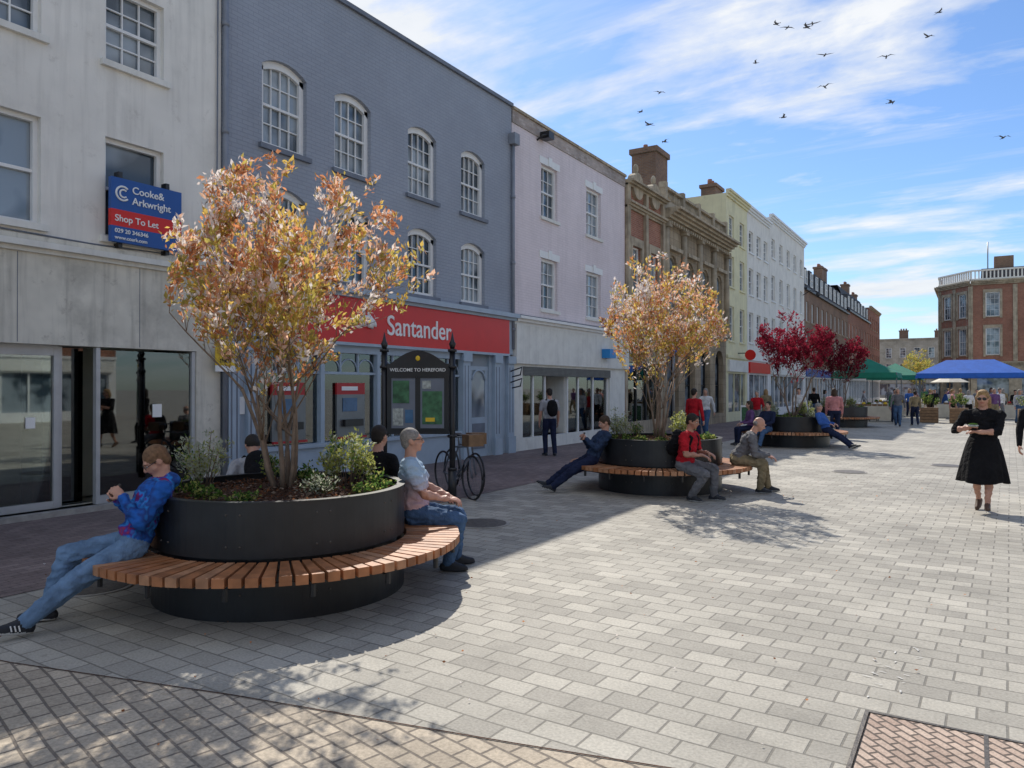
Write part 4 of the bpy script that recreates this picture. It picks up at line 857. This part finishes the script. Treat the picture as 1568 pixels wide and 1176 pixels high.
for i,(x,y) in enumerate(((-2.9,38),(-2.3,39.5),(-3.3,41.5),(-6.8,40),(-6.2,33),(-7.2,30),(-8.3,27),(-7.4,47),(-3.2,50),(-2.0,47),(-.6,49),(.4,50),(1.2,47.5),(2.0,50.5),(2.6,48.5),(-1.2,55),(.2,57),(1.6,56),(3,58),(-2.5,62),(-3.4,70),(-1.8,75),(-.8,66),(-7,62),(.9,44.5),(1.9,43.5),(3.0,46),(-.2,46.8),(-1.4,51.5),(-6,70),(-4.6,80),(-8.0,35),(-2.2,58),(.9,52),(2.4,53),(-.9,44.8),(1.5,60))):
    walker(x,y,random.choice([(0,1),(0,-1),(.3,-1),(-.3,1),(1,.2)]),i)
print('people',time.time()-T0)

# ------------------------------------------------------------ street furniture
def noticeboard():
    G=Grp('town_noticeboard',(-7.2,9.0,0),math.radians(30))
    for x in (-.52,.52):
        G.tube('posts','black_metal',[(x,0,0),(x,0,2.3)],.045); G.tube('post_base','black_metal',[(x,0,0),(x,0,.5)],.065)
        for z in (.5,1.0,2.05,2.3): G.tube('post_collars','black_metal',[(x,0,z),(x,0,z+.04)],.07)
        G.tube('finials','black_metal',[(x,0,2.34),(x,0,2.42),(x,0,2.47),(x,0,2.6)],[.03,.055,.03,.004]); 
    G.box('case','black_metal',-.47,.47,-.05,.06,1.05,2.12)
    N=14
    pts=[(-.42+.84*i/N,2.12+.2*math.sin(math.pi*i/N)) for i in range(N+1)]
    V=[(x,y,z) for y in (-.045,.045) for x,z in pts]; n=N+1
    G.add('arched_header','black_metal',V,[tuple(range(n)),tuple(range(2*n-1,n-1,-1))]+[(i,i+n,i+n+1,i+1) for i in range(N)])
    G.text('WELCOME TO HEREFORD',.072,(0,-.058,2.0),'white_sign',.002)
    G.ell('crest','yellow_sign',(0,-.055,2.2),(.035,.01,.04)); 
    for x in (-.40,.04):
        G.box('poster_backing','sill_grey',x,x+.36,-.058,-.051,1.14,1.90); G.box('poster_frame','black_metal',x-.02,x+.38,-.07,-.06,1.90,1.93); G.box('poster_frame','black_metal',x-.02,x+.38,-.07,-.06,1.11,1.14)
    G.box('posters','green_poster',-.38,-.13,-.064,-.0585,1.52,1.86); G.box('posters','paper',-.38,-.22,-.064,-.0585,1.18,1.44); G.box('posters','screen',-.19,-.07,-.064,-.0585,1.22,1.42)
    G.box('posters','green_poster',.07,.37,-.064,-.0585,1.2,1.7); G.box('posters','paper',.07,.2,-.064,-.0585,1.74,1.86); G.box('posters','yellow_sign',.12,.26,-.068,-.0645,1.24,1.30)
    G.finish()
noticeboard()
def bicycle(loc,rot,fm='sill_grey'):
    G=Grp('bicycle',(loc[0],loc[1],0),rot); R=.34
    def wheel(x):
        G.tube('wheels','black_metal',[(x+R*math.cos(a),0,R+R*math.sin(a)) for a in np.linspace(0,2*math.pi,33)],.018,6)
        for k in range(14): a=2*math.pi*k/14; G.tube('spokes','grey_metal',[(x,0,R),(x+R*math.cos(a),0,R+R*math.sin(a))],.002,3)
    wheel(-.52);wheel(.52); bb=(-.07,0,.28);st=(-.2,0,.78);hd=(.36,0,.82);hb=(.4,0,.66)
    for a,b_ in ((bb,st),(st,hd),(bb,hb),(hd,hb),(hb,(.52,0,R)),(bb,(-.52,0,R)),(st,(-.52,0,R))): G.tube('frame',fm,[a,b_],.016,8)
    G.tube('seat_post','grey_metal',[st,(-.23,0,.92)],.013); G.ell('saddle','black_metal',(-.22,0,.95),(.13,.06,.03))
    G.tube('handlebar','grey_metal',[(.25,-.25,1.0),(.36,-.2,.98),(.36,.2,.98),(.25,.25,1.0)],.013); G.tube('stem','grey_metal',[hd,(.36,0,.98)],.015)
    ring3(G,'chainring','grey_metal',(bb[0],-.04,bb[2]),.09,.008); G.tube('cranks','grey_metal',[(bb[0]-.1,-.06,.16),bb,(bb[0]+.1,.06,.4)],.01)
    G.box('basket','crate_wood',.42,.66,-.13,.13,.84,1.02)
    G.finish()
bicycle((-7.15,9.95),math.radians(-28)); bicycle((-7.35,10.4),math.radians(-32))
def gazebo(name,loc,w,d,h,mat,rot=0,hip=None):
    G=Grp(name,(loc[0],loc[1],0),rot); e=h-.8
    for x in (-w/2,w/2):
        for y in (-d/2,d/2): G.box('legs','grey_metal',x-.025,x+.025,y-.025,y+.025,0,e)
    k=max(0,(w-d)/2)
    V=[(-w/2,-d/2,e),(w/2,-d/2,e),(w/2,d/2,e),(-w/2,d/2,e),(-k,0,h),(k,0,h)]
    G.add('canopy',mat,V,[(0,1,5,4),(1,2,5),(2,3,4,5),(3,0,4)])
    b_=.06; 
    V=[(-w/2-b_,-d/2-b_,e-.28),(w/2+b_,-d/2-b_,e-.28),(w/2+b_,d/2+b_,e-.28),(-w/2-b_,d/2+b_,e-.28),(-w/2,-d/2,e),(w/2,-d/2,e),(w/2,d/2,e),(-w/2,d/2,e)]
    G.add('valance',mat,V,[(0,1,5,4),(1,2,6,5),(2,3,7,6),(3,0,4,7)])
    G.box('table','beige_canvas',-w/2+.2,w/2-.2,-d/2+.1,-d/2+.8,.05,.8)
    for i in range(9):
        x=-w/2+.4+i*(w-.8)/9; m_=random.choice(['leaf_green','red_poster','yellow_sign','crate_wood','white_sign','leaf_lime']); G.box('crates','crate_wood',x,x+.2,-d/2+.2,-d/2+.5,.8,.9); G.ell('produce',m_,(x+.1,-d/2+.35,.93),(.1,.13,.08))
    G.finish()
gazebo('green_market_stall',(-4.9,44.7),3.1,3,3.35,'teal'); gazebo('green_market_stall',(-4.3,54.5),3,3,3.35,'teal')
gazebo('blue_market_stall',(-.15,51.5),5.4,3,3.4,'blue_canvas')
def parasol(x,y,mat):
    G=Grp('market_parasol',(x,y,0)); G.tube('pole','crate_wood',[(0,0,0),(0,0,2.6)],.03); G.add('canopy',mat,*tubevf([(0,0,2.15),(0,0,2.7)],[1.2,.03],8,False)); G.finish()
parasol(-1.4,61,'beige_canvas')
def woodtub(x,y):
    G=Grp('wooden_tub_with_shrub',(x,y,0)); 
    for i in range(5): G.box('tub_planks','crate_wood',-.4,.4,-.4,.4,.02+i*.15,.155+i*.15)
    shrub(G,'bush',(0,0,.75),.45,.8,['leaf_green','leaf_dk','leaf_lime'],[.5,.3,.2],900,.08); G.finish()
for p in ((-1.9,43.5),(-.6,43.2),(2.2,42.6),(3.2,42)): woodtub(*p)
for p in ((-3.0,57),(-3.1,52)): 
    G=Grp('bollard',(p[0],p[1],0)); G.tube('post','black_metal',[(0,0,0),(0,0,.9),(0,0,1.0)],[.08,.07,.03]); G.finish()
G=Grp('blue_disc_sign_post',(-6.8,19.3,0)); G.tube('pole','grey_metal',[(0,0,0),(0,0,3.2)],.035)
G.add('disc','blue_sign',*tubevf([(0,-.06,2.9),(0,-.04,2.9)],[.22,.22],24)); G.add('disc_symbol','white_sign',*boxvf(-.03,.03,-.068,-.061,2.78,2.98)); G.finish()
G=Grp('projecting_round_sign',(FX,40.5,0),R90); G.tube('bracket','black_metal',[(0,0,3.6),(0,-.9,3.6)],.025); G.add('disc','red_sign',*tubevf([(-.04,-.65,3.5),(.04,-.65,3.5)],[.28,.28],20)); G.finish()
G=Grp('wall_street_lamp',(FX,58.5,0),R90); G.tube('bracket','black_metal',[(0,0,8.6),(0,-.5,8.9),(0,-1.0,8.8)],.03); G.ell('lantern','black_metal',(0,-1.05,8.6),(.15,.15,.2)); G.finish()
G=Grp('a_board_sign',(-8.3,33,0),.3); G.box('frame','white_sign',-.3,.3,-.02,.02,.1,1.0); G.box('panel','green_poster',-.26,.26,-.03,-.021,.2,.92); G.box('feet','black_metal',-.3,.3,-.2,.2,0,.09); G.finish()
tree('street_tree',(-4.0,80,0),5.5,1.8,2.2,5,['leaf_lime','leaf_olive','leaf_gold'],[.4,.3,.3],[.4,.3,.3],3500,.18,9,rstem=.05)
def bird(i,x,y,z):
    G=Grp('bird',(x,y,z),random.uniform(0,6.28),scale=random.uniform(.55,.85)); fl=random.uniform(-.1,.5)
    G.ell('body','grey',(0,0,0),(.055,.2,.055)); G.ell('head','grey',(0,.2,.02),(.035,.05,.035)); G.add('tail','grey',[(-.02,-.15,0),(.02,-.15,0),(.06,-.32,0),(-.06,-.32,0)],[(0,1,2,3)])
    for s in (-1,1):
        G.add('wings','grey',[(0,.08,.02),(0,-.08,.02),(s*.28,-.02,.02+.3*fl),(s*.25,.12,.02+.3*fl),(s*.62,-.12,.02+.2*fl)],[(0,1,2,3),(3,2,4)])
    G.finish()
random.seed(3)
for i,q in enumerate(((-8.9,41.5,21.2),(-8.4,41.8,21.0),(-7.26,42.5,21.2),(-7.5,42.3,21.0),(-1.5,46,21.8),(-2,45.7,20.5),(-3.9,44.5,19.4),(-6.7,42.8,19.5),(-9.85,40.9,19.1),(-6.7,42.8,17.8),(-3.7,44.7,17),(-8.6,41.7,16.2),(-15.1,37.7,16.5),(-14.7,37.9,15.8),(-14.2,38.2,17.5),(-14,38.4,14.9),(1.4,47.8,15.1))): bird(i,*q)

# ------------------------------------------------------------ light, sky
sd=Vector((-2.3,2.9,3.35)).normalized(); el=math.asin(sd.z); az=math.atan2(sd.x,sd.y)
L=bpy.data.lights.new('sun','SUN'); L.energy=5.0; L.angle=math.radians(.53); L.color=(1,.94,.84); lo=bpy.data.objects.new('sun',L); COL.objects.link(lo); lo.rotation_euler=(-sd).to_track_quat('-Z','Y').to_euler(); lo.location=(0,0,30)
W=bpy.data.worlds.new('World'); scene.world=W; W.use_nodes=True; nt=W.node_tree; bg=nt.nodes['Background']
sk=nt.nodes.new('ShaderNodeTexSky'); sk.sky_type='NISHITA'; sk.sun_disc=False; sk.sun_elevation=el; sk.sun_rotation=az; sk.air_density=1; sk.dust_density=.3; sk.ozone_density=2.5
tc=nt.nodes.new('ShaderNodeTexCoord'); sx=nt.nodes.new('ShaderNodeSeparateXYZ'); nt.links.new(tc.outputs['Generated'],sx.inputs[0])
def math_(op,a,b_):
    n=nt.nodes.new('ShaderNodeMath'); n.operation=op
    for i,v in enumerate((a,b_)):
        if isinstance(v,(int,float)): n.inputs[i].default_value=v
        else: nt.links.new(v,n.inputs[i])
    return n.outputs[0]
zz=math_('ADD',math_('MAXIMUM',sx.outputs[2],0),.14); cx=math_('DIVIDE',sx.outputs[0],zz); cy=math_('DIVIDE',sx.outputs[1],zz)
cb=nt.nodes.new('ShaderNodeCombineXYZ'); nt.links.new(cx,cb.inputs[0]); nt.links.new(cy,cb.inputs[1])
v1=scaled(nt,cb.outputs[0],(.8,1.25,1),math.radians(20))
n1=nt.nodes.new('ShaderNodeTexNoise'); n1.inputs['Scale'].default_value=1.9; n1.inputs['Detail'].default_value=7; n1.inputs['Roughness'].default_value=.58; n1.inputs['Distortion'].default_value=.2; nt.links.new(v1,n1.inputs['Vector'])
n0=noise(nt,v1,.55,2,.5)
s01=math_('ADD',n1.outputs['Fac'],math_('MULTIPLY',math_('SUBTRACT',n0,.5),.9))
c1=mrange(nt,s01,.47,.66,0,.95)
v2=scaled(nt,cb.outputs[0],(.45,3.2,1),math.radians(20)); n2=noise(nt,v2,1.5,6,.65); c2=mrange(nt,n2,.50,.72,0,.45)
cl=math_('MINIMUM',math_('ADD',c1,c2),.95)
up_=mrange(nt,sx.outputs[2],.0,.10,.1,1); cl=math_('MULTIPLY',cl,up_)
skt=mixc(nt,1.0,sk.outputs[0],(.66,.80,.98),'MULTIPLY')
ccol=mixc(nt,mrange(nt,n1.outputs['Fac'],.4,.7,0,1),(5.2,5.5,5.9),(6.5,6.6,6.7))
sc=mixc(nt,cl,skt,ccol); nt.links.new(sc,bg.inputs['Color']); bg.inputs['Strength'].default_value=.15
# ------------------------------------------------------------ camera
cam=bpy.data.cameras.new('camera'); co=bpy.data.objects.new('camera',cam); COL.objects.link(co); scene.camera=co
cam.sensor_width=36; cam.lens=36*1150/1568; cam.clip_end=2500; cam.clip_start=.05
co.location=(0,0,1.75); co.rotation_euler=(math.radians(90+.3),0,math.radians(31.55))
scene.view_settings.view_transform='Standard'; scene.view_settings.look='None'; scene.view_settings.exposure=0
print('done',time.time()-T0)
